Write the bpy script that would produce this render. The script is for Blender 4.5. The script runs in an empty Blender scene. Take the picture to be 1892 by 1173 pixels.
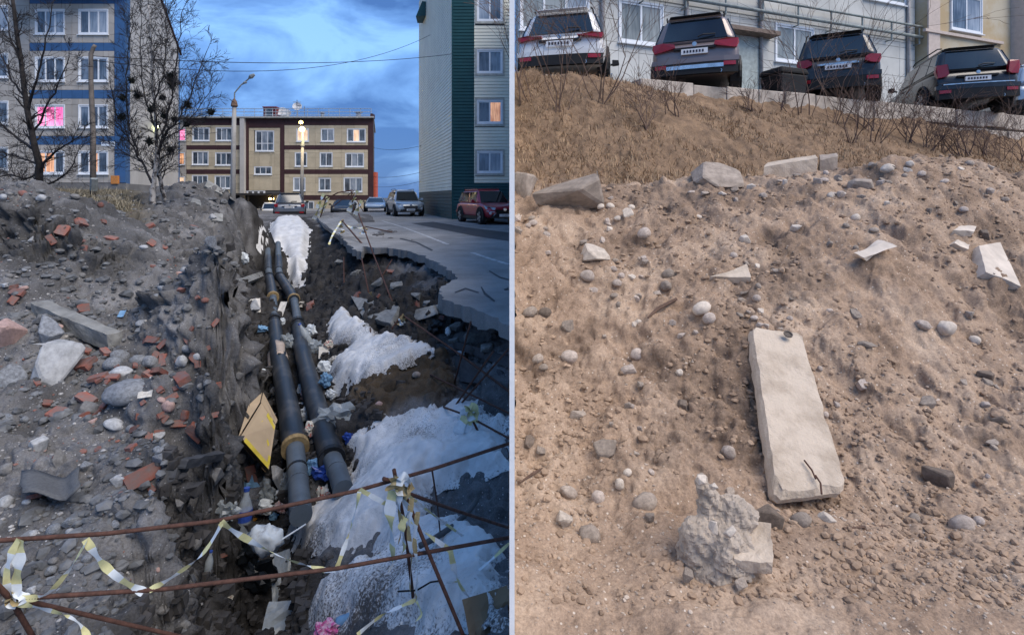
import bpy, bmesh, math, random
import numpy as np
from mathutils import Vector, Matrix, Euler, noise as mnoise

# ------------------------------------------------------------------ camera, sky, sun, exposure
scene = bpy.context.scene
F, U0, VH, E = 940.0, 946.0, 365.0, 2.6      # focal length in photo pixels, centre column, horizon row, eye height
cam_data = bpy.data.cameras.new('camera')
cam_data.sensor_fit = 'HORIZONTAL'; cam_data.sensor_width = 36.0
cam_data.lens = 36.0*F/1892.0
cam_data.shift_y = -(586.5-VH)/1892.0
cam_data.clip_start = 0.05; cam_data.clip_end = 6000
cam = bpy.data.objects.new('camera', cam_data)
scene.collection.objects.link(cam)
cam.location = (0, 0, E); cam.rotation_euler = (math.radians(90), 0, 0)
scene.camera = cam
scene.render.resolution_x, scene.render.resolution_y = 1024, 634
scene.view_settings.view_transform = 'Standard'
scene.view_settings.look = 'None'
scene.view_settings.gamma = 1.0
scene.view_settings.use_curve_mapping = False
scene.view_settings.exposure = 1.45
SUN_EL, SUN_AZ = math.radians(54), math.radians(124)      # azimuth from +y (into the scene) towards +x (right)

world = bpy.data.worlds.new('World'); scene.world = world; world.use_nodes = True
wn, wl = world.node_tree.nodes, world.node_tree.links
wn.clear()
w_out = wn.new('ShaderNodeOutputWorld'); w_bg = wn.new('ShaderNodeBackground')
w_sky = wn.new('ShaderNodeTexSky'); w_sky.sky_type = 'NISHITA'; w_sky.sun_disc = False
w_sky.sun_elevation = math.radians(24); w_sky.sun_rotation = SUN_AZ
w_sky.dust_density = 1.0; w_sky.ozone_density = 2.5; w_sky.air_density = 1.0
w_geo = wn.new('ShaderNodeTexCoord')
w_map = wn.new('ShaderNodeMapping'); w_map.inputs['Scale'].default_value = (1.0, 1.0, 2.1)
w_map.inputs['Location'].default_value = (3.1, 0.4, 1.9)
w_n1 = wn.new('ShaderNodeTexNoise'); w_n1.inputs['Scale'].default_value = 4.2; w_n1.inputs['Detail'].default_value = 7; w_n1.inputs['Distortion'].default_value = .5; w_n1.inputs['Roughness'].default_value = .52
w_r1 = wn.new('ShaderNodeValToRGB')
w_r1.color_ramp.elements[0].position = .40; w_r1.color_ramp.elements[0].color = (0.29, 0.36, 0.48, 1)
w_r1.color_ramp.elements[1].position = .63; w_r1.color_ramp.elements[1].color = (1.08, 1.08, 1.07, 1)
_e = w_r1.color_ramp.elements.new(.52); _e.color = (.64, .70, .78, 1)
w_mul = wn.new('ShaderNodeMix'); w_mul.data_type = 'RGBA'; w_mul.blend_type = 'MULTIPLY'; w_mul.inputs[0].default_value = 1.0
w_avg = wn.new('ShaderNodeMix'); w_avg.data_type = 'RGBA'; w_avg.inputs[0].default_value = .82
w_avg.inputs[7].default_value = (.98, 2.05, 4.1, 1)
wl.new(w_geo.outputs['Generated'], w_map.inputs['Vector']); wl.new(w_map.outputs[0], w_n1.inputs['Vector'])
wl.new(w_n1.outputs['Fac'], w_r1.inputs['Fac'])
wl.new(w_sky.outputs[0], w_avg.inputs[6])
wl.new(w_avg.outputs[2], w_mul.inputs[6]); wl.new(w_r1.outputs['Color'], w_mul.inputs[7])
wl.new(w_mul.outputs[2], w_bg.inputs['Color']); wl.new(w_bg.outputs[0], w_out.inputs['Surface'])
w_bg.inputs['Strength'].default_value = 0.105

sun_data = bpy.data.lights.new('sun', 'SUN'); sun_data.energy = 1.5; sun_data.angle = math.radians(48); sun_data.color = (1.0, .90, .78)
sun = bpy.data.objects.new('sun', sun_data); scene.collection.objects.link(sun)
_sd = Vector((math.sin(SUN_AZ)*math.cos(SUN_EL), math.cos(SUN_AZ)*math.cos(SUN_EL), math.sin(SUN_EL)))
sun.rotation_euler = _sd.to_track_quat('Z', 'Y').to_euler()
sun.location = (20, 10, 30)

# ------------------------------------------------------------------ helpers
random.seed(7); RNG = np.random.default_rng(7)
COL = scene.collection
def W(u, v, d): return Vector(((u-U0)/F*d, d, E+(VH-v)/F*d))
def zat(v, d): return E+(VH-v)/F*d
def tag(o, label=None, cat=None, group=None, kind=None):
    if label: o['label'] = label
    if cat: o['category'] = cat
    if group: o['group'] = group
    if kind: o['kind'] = kind
    return o
def empty(name, loc=(0,0,0), rz=0, label=None, cat=None, group=None):
    o = bpy.data.objects.new(name, None); COL.objects.link(o); o.location = loc; o.rotation_euler = (0,0,rz)
    o.empty_display_size = .1
    return tag(o, label, cat, group)
def root_loc(p):
    v = Vector((0,0,0))
    while p is not None:
        v += p.location; p = p.parent
    return v
def link(name, me, parent=None, loc=(0,0,0), rot=(0,0,0), scale=(1,1,1), mat=None):
    o = bpy.data.objects.new(name, me); COL.objects.link(o); o.parent = parent
    o.location = loc; o.rotation_euler = rot; o.scale = scale
    if mat is not None:
        if len(me.materials) == 0: me.materials.append(mat)
        if me.materials[0] != mat:
            o.material_slots[0].link = 'OBJECT'; o.material_slots[0].material = mat
    return o
class MB:
    """collects boxes, tubes, lathes ... in one coordinate frame"""
    def __init__(s): s.v = []; s.f = []; s.mi = []; s.cur = 0
    def add(s, vs, fs):
        n = len(s.v); s.v.extend([tuple(p) for p in vs])
        for f in fs: s.f.append(tuple(i+n for i in f)); s.mi.append(s.cur)
    def hexa(s, p):   # 8 points: bottom ring 0-3, top ring 4-7
        s.add(p, [(0,3,2,1),(4,5,6,7),(0,1,5,4),(1,2,6,5),(2,3,7,6),(3,0,4,7)])
    def box(s, x0, x1, y0, y1, z0, z1):
        s.hexa([(x0,y0,z0),(x1,y0,z0),(x1,y1,z0),(x0,y1,z0),(x0,y0,z1),(x1,y0,z1),(x1,y1,z1),(x0,y1,z1)])
    def slab(s, pts, off):     # polygon given by 3-D points, thickened by vector off
        n = len(pts); off = Vector(off); a = [Vector(p) for p in pts]; b = [p+off for p in a]
        s.add(a+b, [tuple(range(n-1,-1,-1)), tuple(range(n,2*n))]+[(i,(i+1)%n,n+(i+1)%n,n+i) for i in range(n)])
    def tube(s, pts, r, n=6, cap=True):
        P = [Vector(p) for p in pts]
        if not hasattr(r, '__len__'): r = [r]*len(P)
        t0 = (P[1]-P[0]).normalized()
        up = Vector((0,0,1)) if abs(t0.z) < .9 else Vector((1,0,0))
        nx = t0.cross(up).normalized(); vs = []
        for i, p in enumerate(P):
            t = (P[min(i+1,len(P)-1)]-P[max(i-1,0)])
            if t.length < 1e-9: t = t0
            t.normalize()
            nx = (nx-t*nx.dot(t))
            if nx.length < 1e-6: nx = t.orthogonal()
            nx.normalize(); ny = t.cross(nx)
            for k in range(n):
                a = 2*math.pi*k/n
                vs.append(p+(nx*math.cos(a)+ny*math.sin(a))*r[i])
        fs = []
        for i in range(len(P)-1):
            for k in range(n): fs.append((i*n+k, i*n+(k+1)%n, (i+1)*n+(k+1)%n, (i+1)*n+k))
        if cap: fs.append(tuple(range(n-1,-1,-1))); fs.append(tuple((len(P)-1)*n+k for k in range(n)))
        s.add(vs, fs)
    def lathe(s, c, axis, prof, n=20):  # prof: (offset along axis, radius)
        ax = Vector(axis).normalized(); nx = ax.orthogonal().normalized(); ny = ax.cross(nx); vs = []; c = Vector(c)
        for h, r in prof:
            for k in range(n):
                a = 2*math.pi*k/n; vs.append(c+ax*h+(nx*math.cos(a)+ny*math.sin(a))*r)
        fs = [(i*n+k, i*n+(k+1)%n, (i+1)*n+(k+1)%n, (i+1)*n+k) for i in range(len(prof)-1) for k in range(n)]
        fs.append(tuple(range(n-1,-1,-1))); fs.append(tuple((len(prof)-1)*n+k for k in range(n)))
        s.add(vs, fs)
    def build(s, name, mat, parent=None, smooth=False, local=False, bevel=0, top=False, extra=()):
        """top: place the origin at the mesh's own base; otherwise coordinates are world ones (or local to parent)"""
        vs = np.array(s.v, dtype=float); loc = Vector((0,0,0))
        if top:
            loc = Vector((vs[:,0].mean(), vs[:,1].mean(), vs[:,2].min())); vs = vs-np.array(loc)
        elif parent is not None and not local:
            vs = vs-np.array(root_loc(parent))
        me = bpy.data.meshes.new(name); me.from_pydata([tuple(p) for p in vs], [], s.f)
        me.materials.append(mat)
        for m in extra: me.materials.append(m)
        if extra: me.polygons.foreach_set('material_index', s.mi)
        if smooth: me.polygons.foreach_set('use_smooth', [True]*len(me.polygons))
        o = link(name, me, parent, loc)
        bm = bmesh.new(); bm.from_mesh(me); bmesh.ops.recalc_face_normals(bm, faces=bm.faces); bm.to_mesh(me); bm.free()
        if bevel:
            b = o.modifiers.new('bevel', 'BEVEL'); b.width = bevel; b.segments = 2; b.limit_method = 'ANGLE'; b.angle_limit = .6
            if smooth is not None: me.polygons.foreach_set('use_smooth', [bool(smooth)]*len(me.polygons))
        return o

# ---------------------------------------------------------------- materials
def mat(name, col, rough=.8, metal=0, var=.25, scale=6, bump=0, bscale=30, col2=None, spec=.3, rnd=0, coords='Object', emit=None, detail=6, bdist=.01, alpha=1, trans=0, pos=(.35,.65)):
    m = bpy.data.materials.new(name); m.use_nodes = True
    n, l = m.node_tree.nodes, m.node_tree.links; b = n['Principled BSDF']
    b.inputs['Roughness'].default_value = rough; b.inputs['Metallic'].default_value = metal
    b.inputs['Specular IOR Level'].default_value = spec
    tc = n.new('ShaderNodeTexCoord'); no = n.new('ShaderNodeTexNoise')
    no.inputs['Scale'].default_value = scale; no.inputs['Detail'].default_value = detail; no.inputs['Roughness'].default_value = .62
    if coords == 'World':
        g = n.new('ShaderNodeNewGeometry'); vec = g.outputs['Position']
    else: vec = tc.outputs[coords]
    l.new(vec, no.inputs['Vector'])
    cr = n.new('ShaderNodeValToRGB'); c2 = col2 or tuple(max(0, c*(1-var)) for c in col)
    c1 = col if col2 else tuple(min(1, c*(1+var*.6)) for c in col)
    cr.color_ramp.elements[0].position, cr.color_ramp.elements[1].position = pos
    cr.color_ramp.elements[0].color = (*c2, 1); cr.color_ramp.elements[1].color = (*c1, 1)
    l.new(no.outputs['Fac'], cr.inputs['Fac']); out = cr.outputs['Color']
    if rnd:
        oi = n.new('ShaderNodeObjectInfo'); hs = n.new('ShaderNodeHueSaturation'); mr = n.new('ShaderNodeMapRange')
        mr.inputs['To Min'].default_value = 1-rnd; mr.inputs['To Max'].default_value = 1+rnd
        l.new(oi.outputs['Random'], mr.inputs['Value']); l.new(mr.outputs[0], hs.inputs['Value']); l.new(out, hs.inputs['Color']); out = hs.outputs['Color']
    l.new(out, b.inputs['Base Color'])
    if bump:
        n2 = n.new('ShaderNodeTexNoise'); n2.inputs['Scale'].default_value = bscale; n2.inputs['Detail'].default_value = 8; n2.inputs['Roughness'].default_value = .65
        l.new(vec, n2.inputs['Vector']); bp = n.new('ShaderNodeBump'); bp.inputs['Strength'].default_value = bump; bp.inputs['Distance'].default_value = bdist
        l.new(n2.outputs['Fac'], bp.inputs['Height']); l.new(bp.outputs[0], b.inputs['Normal'])
    if emit:
        b.inputs['Emission Color'].default_value = (*emit[0], 1); b.inputs['Emission Strength'].default_value = emit[1]
    if alpha < 1: b.inputs['Alpha'].default_value = alpha
    if trans: b.inputs['Transmission Weight'].default_value = trans
    return m
def ground_mat(name, cols, scale, bump, bscale, fine, bdist=.02, use_attr=None, rough=.95):
    """soil: layered noise colours in world space, speckles of grit, fine relief; an optional attribute blends in a second soil"""
    m = bpy.data.materials.new(name); m.use_nodes = True; n, l = m.node_tree.nodes, m.node_tree.links; b = n['Principled BSDF']
    b.inputs['Roughness'].default_value = rough; b.inputs['Specular IOR Level'].default_value = .15
    g = n.new('ShaderNodeNewGeometry'); P = g.outputs['Position']
    def nz(sc, det=8, ro=.65):
        x = n.new('ShaderNodeTexNoise'); x.inputs['Scale'].default_value = sc; x.inputs['Detail'].default_value = det; x.inputs['Roughness'].default_value = ro
        l.new(P, x.inputs['Vector']); return x.outputs['Fac']
    def ramp(src, stops):
        r = n.new('ShaderNodeValToRGB'); e = r.color_ramp.elements
        e[0].position, e[0].color = stops[0][0], (*stops[0][1], 1); e[1].position, e[1].color = stops[-1][0], (*stops[-1][1], 1)
        for p, c in stops[1:-1]:
            x = e.new(p); x.color = (*c, 1)
        l.new(src, r.inputs['Fac']); return r.outputs['Color']
    def mix(f, a, c, mode='MIX'):
        x = n.new('ShaderNodeMix'); x.data_type = 'RGBA'; x.blend_type = mode
        if isinstance(f, float): x.inputs[0].default_value = f
        else: l.new(f, x.inputs[0])
        l.new(a, x.inputs[6])
        if isinstance(c, tuple): x.inputs[7].default_value = (*c, 1)
        else: l.new(c, x.inputs[7])
        return x.outputs[2]
    c = ramp(nz(scale), [(.3, cols[0]), (.5, cols[1]), (.72, cols[2])])
    f = ramp(nz(fine, 4, .8), [(.3, (.5,.5,.5)), (.7, (1.35,1.35,1.35))])
    c = mix(.8, c, f, 'MULTIPLY')
    vo = n.new('ShaderNodeTexVoronoi'); vo.inputs['Scale'].default_value = fine*.55; l.new(P, vo.inputs['Vector'])
    sp = n.new('ShaderNodeMath'); sp.operation = 'LESS_THAN'; sp.inputs[1].default_value = .2; l.new(vo.outputs['Distance'], sp.inputs[0])
    sp2 = n.new('ShaderNodeMath'); sp2.operation = 'MULTIPLY'; l.new(sp.outputs[0], sp2.inputs[0])
    gg = n.new('ShaderNodeSeparateColor'); l.new(vo.outputs['Color'], gg.inputs[0]); th = n.new('ShaderNodeMath'); th.operation = 'GREATER_THAN'; th.inputs[1].default_value = .84
    l.new(gg.outputs[0], th.inputs[0]); l.new(th.outputs[0], sp2.inputs[1])
    c = mix(sp2.outputs[0], c, cols[3])
    if use_attr:
        for an, acols in use_attr:
            at = n.new('ShaderNodeAttribute'); at.attribute_name = an
            c2 = ramp(nz(scale*2.2), [(.3, acols[0]), (.7, acols[1])]); c2 = mix(.8, c2, f, 'MULTIPLY')
            c = mix(at.outputs['Fac'], c, c2)
    l.new(c, b.inputs['Base Color'])
    bp = n.new('ShaderNodeBump'); bp.inputs['Strength'].default_value = bump; bp.inputs['Distance'].default_value = bdist
    l.new(nz(bscale, 9, .7), bp.inputs['Height']); l.new(bp.outputs[0], b.inputs['Normal'])
    return m

# ---------------------------------------------------------------- noise for terrain
_perm = RNG.permutation(512); _perm = np.concatenate([_perm, _perm, _perm])
_ga = RNG.random(512)*2*math.pi; _gx, _gy = np.cos(_ga), np.sin(_ga)
def perlin(x, y):
    xi = np.floor(x).astype(int); yi = np.floor(y).astype(int); xf = x-xi; yf = y-yi
    xi &= 511; yi &= 511
    def g(ix, iy, fx, fy):
        h = _perm[_perm[ix & 511]+(iy & 511)]; return _gx[h]*fx+_gy[h]*fy
    u = xf**3*(xf*(xf*6-15)+10); v = yf**3*(yf*(yf*6-15)+10)
    a = g(xi, yi, xf, yf)*(1-u)+g(xi+1, yi, xf-1, yf)*u
    b = g(xi, yi+1, xf, yf-1)*(1-u)+g(xi+1, yi+1, xf-1, yf-1)*u
    return (a*(1-v)+b*v)*1.5
def fbm(x, y, f, octs=4, gain=.5, off=0):
    r = 0; a = 1
    for o in range(octs):
        r = r+a*perlin(x*f+off+17.3*o, y*f+off*1.7+9.1*o); a *= gain; f *= 2.03
    return r
_g3 = RNG.normal(size=(512,3)); _g3 /= np.linalg.norm(_g3, axis=1)[:,None]
def perlin3(x, y, z):
    xi = np.floor(x).astype(int); yi = np.floor(y).astype(int); zi = np.floor(z).astype(int); xf = x-xi; yf = y-yi; zf = z-zi
    u = xf**3*(xf*(xf*6-15)+10); v = yf**3*(yf*(yf*6-15)+10); w = zf**3*(zf*(zf*6-15)+10); r = 0
    for i in (0, 1):
        for j in (0, 1):
            for k in (0, 1):
                h = _perm[_perm[_perm[(xi+i) & 511]+((yi+j) & 511)]+((zi+k) & 511)]; g = _g3[h]
                r = r+(g[...,0]*(xf-i)+g[...,1]*(yf-j)+g[...,2]*(zf-k))*(u if i else 1-u)*(v if j else 1-v)*(w if k else 1-w)
    return r*1.5
def fbm3(x, y, z, f, octs=4, gain=.5, off=0, billow=False):
    r = 0; a = 1
    for o in range(octs):
        n = perlin3(x*f+off+17.3*o, y*f+off*1.7+9.1*o, z*f+3.3*o); r = r+a*(np.abs(n)-.25 if billow else n); a *= gain; f *= 2.03
    return r
def smooth(e0, e1, x):
    t = np.clip((x-e0)/(e1-e0), 0, 1); return t*t*(3-2*t)

class Fan:
    """a height field over (s = x/y, t = ln y): even detail near and far. Control points (u, v, depth)."""
    def __init__(self, pts, s0, s1, ns, rows, c=.05, lam=1e-4):
        self.S = np.linspace(s0, s1, ns); self.T = np.concatenate([np.linspace(math.log(a), math.log(b), n, endpoint=False) for a, b, n in rows]+[[math.log(rows[-1][1])]])
        P = np.array(pts, float); s = (P[:,0]-U0)/F; t = np.log(P[:,2]); z = E+(VH-P[:,1])/F*P[:,2]
        self.ps, self.pt = s, t; self.c = c
        A = np.sqrt((s[:,None]-s)**2+(t[:,None]-t)**2+c*c); n = len(s)
        K = np.zeros((n+3, n+3)); K[:n,:n] = A-np.eye(n)*lam; K[:n,n] = 1; K[:n,n+1] = s; K[:n,n+2] = t; K[n:,:n] = K[:n,n:].T
        self.w = np.linalg.solve(K, np.concatenate([z, [0,0,0]]))
        SS, TT = np.meshgrid(self.S, self.T); self.SS, self.TT = SS, TT
        self.D = np.exp(TT); self.X = SS*self.D
        self.Z0 = self.ev(SS, TT); self.Z = self.Z0.copy()
    def ev(self, s, t):
        n = len(self.ps); out = self.w[n]+self.w[n+1]*s+self.w[n+2]*t
        for i in range(n): out = out+self.w[i]*np.sqrt((s-self.ps[i])**2+(t-self.pt[i])**2+self.c**2)
        return out
    def _bil(self, G, s, t):
        a = (s-self.S[0])/(self.S[1]-self.S[0]); b = float(np.interp(t, self.T, np.arange(len(self.T))))
        a = min(max(a, 0), len(self.S)-1.001); b = min(max(b, 0), len(self.T)-1.001); i, j = int(a), int(b); a -= i; b -= j
        return (G[j,i]*(1-a)+G[j,i+1]*a)*(1-b)+(G[j+1,i]*(1-a)+G[j+1,i+1]*a)*b
    def h(self, x, y): return float(self._bil(self.Z, x/y, math.log(y)))
    def hit(self, u, v):
        s = (u-U0)/F; a = (s-self.S[0])/(self.S[1]-self.S[0]); i = int(min(max(a, 0), len(self.S)-1.001)); a = min(max(a-i, 0), 1)
        col = self.Z[:,i]*(1-a)+self.Z[:,i+1]*a; d = np.exp(self.T); ray = E+(VH-v)/F*d
        k = np.nonzero(col >= ray)[0]; k = k[k > 2]
        if len(k) == 0: dd = d[-1]
        else:
            k = k[0]; f0 = ray[k-1]-col[k-1]; f1 = ray[k]-col[k]; dd = d[k-1]+(d[k]-d[k-1])*(f0/(f0-f1) if f0 > f1 else 0)
        return W(u, v, float(dd))
    def normal(self, x, y, e=.06):
        dx = (self.h(x+e, y)-self.h(x-e, y))/(2*e); dy = (self.h(x, y+e)-self.h(x, y-e))/(2*e)
        return Vector((-dx, -dy, 1)).normalized()
    def normals(self, Z):
        P = np.stack([self.X, self.D, Z], -1); a = np.gradient(P, axis=1); b = np.gradient(P, axis=0); n = np.cross(a, b); return n/np.linalg.norm(n, axis=-1)[...,None]
    def mesh(self, name, material, Z=None, mask=None, attrs=(), disp=None):
        Z = self.Z if Z is None else Z; nd, ns = Z.shape
        co = np.stack([self.X, self.D, Z], -1)
        if disp is not None:
            co = co+self.normals(Z)*disp[...,None]; co[...,0] = np.maximum(co[...,0], .0089) if self.S[0] > 0 else np.minimum(co[...,0], -.0089)
        co = co.reshape(-1, 3)
        idx = np.arange(nd*ns).reshape(nd, ns)
        q = np.stack([idx[:-1,:-1], idx[:-1,1:], idx[1:,1:], idx[1:,:-1]], -1).reshape(-1, 4)
        if mask is not None:
            mm = mask.reshape(-1); q = q[mm[q].any(axis=1)]
            used = np.unique(q); remap = -np.ones(nd*ns, int); remap[used] = np.arange(len(used)); q = remap[q]; co = co[used]
        else: used = None
        me = bpy.data.meshes.new(name); me.vertices.add(len(co)); me.vertices.foreach_set('co', co.ravel())
        me.loops.add(q.size); me.loops.foreach_set('vertex_index', q.ravel())
        me.polygons.add(len(q)); me.polygons.foreach_set('loop_start', np.arange(0, q.size, 4)); me.polygons.foreach_set('loop_total', np.full(len(q), 4))
        me.polygons.foreach_set('use_smooth', np.ones(len(q), bool))
        me.update(); me.validate()
        for an, arr in attrs:
            a = me.attributes.new(an, 'FLOAT', 'POINT'); r = arr.reshape(-1); a.data.foreach_set('value', r if used is None else r[used])
        me.materials.append(material)
        return link(name, me)
    def poly_sd(self, pix):
        """signed distance (metres, + inside) of every grid point to a region outlined by photo pixels lying on the ground"""
        pts = []
        for u, v in pix:
            p = self.hit(u, v); pts.append((p.x/p.y, math.log(p.y)))
        pts = np.array(pts); n = len(pts); s, t = self.SS, self.TT
        inside = np.zeros(s.shape, bool); dist = np.full(s.shape, 1e9)
        for i in range(n):
            a, b = pts[i], pts[(i+1)%n]
            c = ((a[1] > t) != (b[1] > t)); den = (b[1]-a[1]) if abs(b[1]-a[1]) > 1e-12 else 1e-12
            inside ^= c & (s < (b[0]-a[0])*(t-a[1])/den+a[0])
            e = b-a; k = np.clip(((s-a[0])*e[0]+(t-a[1])*e[1])/max(e@e, 1e-12), 0, 1)
            dist = np.minimum(dist, np.hypot(s-a[0]-k*e[0], t-a[1]-k*e[1]))
        return np.where(inside, dist, -dist)*self.D
# ================================================================ GROUND
# ---- left: soil heaps, trench, bank under the road
L_PTS = [
 (-500,1173,2.2),(-250,1173,2.2),(0,1173,2.2),(120,1173,2.2),(-500,800,3.4),(-300,500,5),(-600,1400,1.6),(0,1400,1.7),(250,1420,1.8),(500,1500,2.0),(800,1500,1.55),(940,1500,1.5),
 (0,1000,2.7),(150,1000,2.7),(285,990,2.8),(0,900,3.1),(150,900,3.1),(240,900,3.1),(325,865,3.25),(0,800,3.55),(200,780,3.8),(320,790,3.8),(395,780,4.0),(385,830,3.75),
 (0,700,4.1),(150,690,4.3),(300,690,4.5),(425,690,4.8),(0,600,4.6),(100,590,4.9),(250,590,5.3),(400,600,5.6),(0,520,5.1),(100,490,5.6),(250,500,6.0),(370,520,6.6),(420,560,6.6),
 (0,430,5.7),(60,380,6.0),(0,386,5.9),(130,385,6.3),(200,400,6.7),(270,430,7.2),(330,480,7.2),(60,410,5.8),
 (-200,390,6),(-200,480,5.2),
 # second and third heap further back
 (20,372,14),(100,372,13),(180,388,11),(210,395,9.5),(250,388,10),(283,384,12),(300,390,10.5),(340,336,14),(315,348,14.2),(370,345,14),(420,365,14.5),(460,385,16),(455,412,17),(380,420,11.5),(420,430,12),(440,455,12.5),(400,470,10.0),(440,500,10.5),(425,545,8.6),(260,370,16),(330,372,18),(420,385,20),
 # far ground left
 (0,352,28),(110,352,28),(230,350,29),(-200,350,27),(330,365,32),(420,385,32),(480,398,34),(330,385,55),(500,390,55),(700,388,55),(900,388,60),(0,380,55),(-300,375,45),(600,392,40),(540,402,33),(760,403,33),(900,412,25),(940,412,27),
 # trench wall left foot and floor
 (458,560,9.5),(465,600,8.3),(458,650,7.3),(478,700,6.4),(455,760,5.6),(430,850,4.75),(350,915,3.75),(420,910,4.4),(395,1000,3.7),(300,1060,3.0),(420,1080,3.35),(285,1173,2.65),(400,1173,3.0),(230,1173,2.35),(340,1100,2.95),
 (520,1173,3.0),(520,1000,4.0),(560,985,4.15),(520,920,4.6),(505,825,5.45),(560,825,5.5),(640,905,4.6),(560,1100,3.35),(600,1173,2.9),
 (520,715,6.9),(600,715,6.7),(535,638,8.8),(510,574,11),(560,588,10.7),(505,517,15.5),(480,520,15),(535,527,14.5),
 (468,578,11.5),(478,543,14.5),(488,508,18),(530,548,14),(525,508,18),(495,442,20.8),(478,434,20.8),(525,434,20.8),(455,456,18),(560,450,20.5),
 (510,418,24),(560,410,24),(470,462,19),(545,487,19),(446,460,15.5),(570,415,24),
 # near snow bank right of the trench
 (600,1000,3.75),(700,1100,2.9),(650,1173,2.6),(860,1150,2.25),(930,1150,2.1),(750,1000,3.3),(690,900,4.1),(660,800,5.0),(750,850,4.35),(900,900,3.6),(930,1000,2.9),(850,770,4.9),(935,770,4.5),(800,790,4.85),
 (650,745,5.6),(740,680,6.0),(800,680,5.9),(830,740,5.3),(880,720,5.2),
 (620,690,6.6),(610,620,8.2),(700,650,6.8),(645,585,8.6),(780,655,6.3),
 (690,570,8.6),(790,600,7.0),(870,660,5.7),(930,690,5.0),(600,520,12.5),(650,520,10.8),(590,470,17),(625,470,14),
 # under the asphalt
 (700,504,11.3),(750,507,10.9),(790,527,9.3),(830,565,7.8),(860,608,6.7),(900,635,6.1),(935,662,5.3),
 (690,468,13.2),(760,474,12),(820,494,10),(860,520,8.3),(900,575,6.4),(935,595,5.9),(900,480,12),(930,540,7.7),(800,430,20),(900,440,17),(930,430,20),(700,420,24),(640,440,17.5),(600,398,26),(630,392,27),(652,396,26),(590,410,24),
]
HL = Fan(L_PTS, -1.75, -.0052, 520, [(.6,2,30),(2,9,520),(9,26,190),(26,75,40)], c=.035)
x, y = HL.X, HL.D
far = smooth(16, 30, y)
road_side = smooth(-.95, .3, (x+.40*(y-9.4)+.2))*smooth(4.6, 5.6, y)     # under the carriageway: calm
calm = np.clip(np.maximum(far*.93, road_side), 0, 1)
lump = fbm(x, y, 1.3, 3)*.08+fbm(x, y, 3.0, 2, .5, off=40)*.05
rough_zone = smooth(-.1, .35, fbm(x, y, .55, 2, off=7))
HL.Z = HL.Z0+lump*(1-calm)*np.clip(y/4, .55, 1.3)
# keep the soil below the carriageway
rz = E-1.2-.15
HL.Z = np.where(road_side > .55, np.minimum(HL.Z, rz), HL.Z)
sd_brown = HL.poly_sd([(632,748),(660,720),(720,690),(770,668),(825,655),(838,690),(835,735),(800,755),(740,760),(690,775)])
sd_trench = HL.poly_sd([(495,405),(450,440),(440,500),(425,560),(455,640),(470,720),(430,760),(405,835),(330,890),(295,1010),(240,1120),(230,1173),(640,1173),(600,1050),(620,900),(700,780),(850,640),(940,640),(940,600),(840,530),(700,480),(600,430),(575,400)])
dark_soil = smooth(-.10, .30, sd_trench+fbm(x, y, 1.7, 3, off=31)*.35)  # darker soil inside the trench outline, its border broken up by noise
brown = smooth(-.05, .10, sd_brown+fbm(x, y, 5, 2, off=13)*.08)
HL.Z += brown*.10
leftw = smooth(590, 500, x/y*F+U0)*smooth(9.5, 7.0, y)*smooth(1.6, 2.0, y)
sd_e = sd_trench+fbm(x, y, 3.2, 4, .6, off=91)*.09
HL.Z += leftw*(.10*smooth(-.6, -.05, sd_e)-.36*smooth(-.06, .26, sd_e)*smooth(.80, .35, sd_e)-.10*smooth(.3, .75, sd_e))
wl_ = leftw*smooth(-.2, .04, sd_e)*smooth(.95, .5, sd_e)
sd_cl = HL.poly_sd([(-120,405),(0,402),(110,408),(235,448),(330,545),(300,600),(215,560),(120,480),(0,455),(-120,450)])+fbm(x, y, 1.4, 3, off=71)*.3
clumpy = smooth(-.1, .25, sd_cl)
patch = np.maximum(smooth(.05, .45, fbm(x, y, .8, 4, off=63))*.8, clumpy)*(1-dark_soil)
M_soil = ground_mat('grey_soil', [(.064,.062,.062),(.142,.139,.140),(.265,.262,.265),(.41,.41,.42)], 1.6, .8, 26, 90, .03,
    use_attr=[('patch', ((.030,.030,.031),(.090,.090,.092))), ('dark_soil', ((.021,.020,.0195),(.066,.063,.062))), ('brown', ((.050,.037,.025),(.125,.094,.064))), ('turf', ((.055,.047,.032),(.15,.125,.083)))])
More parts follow.
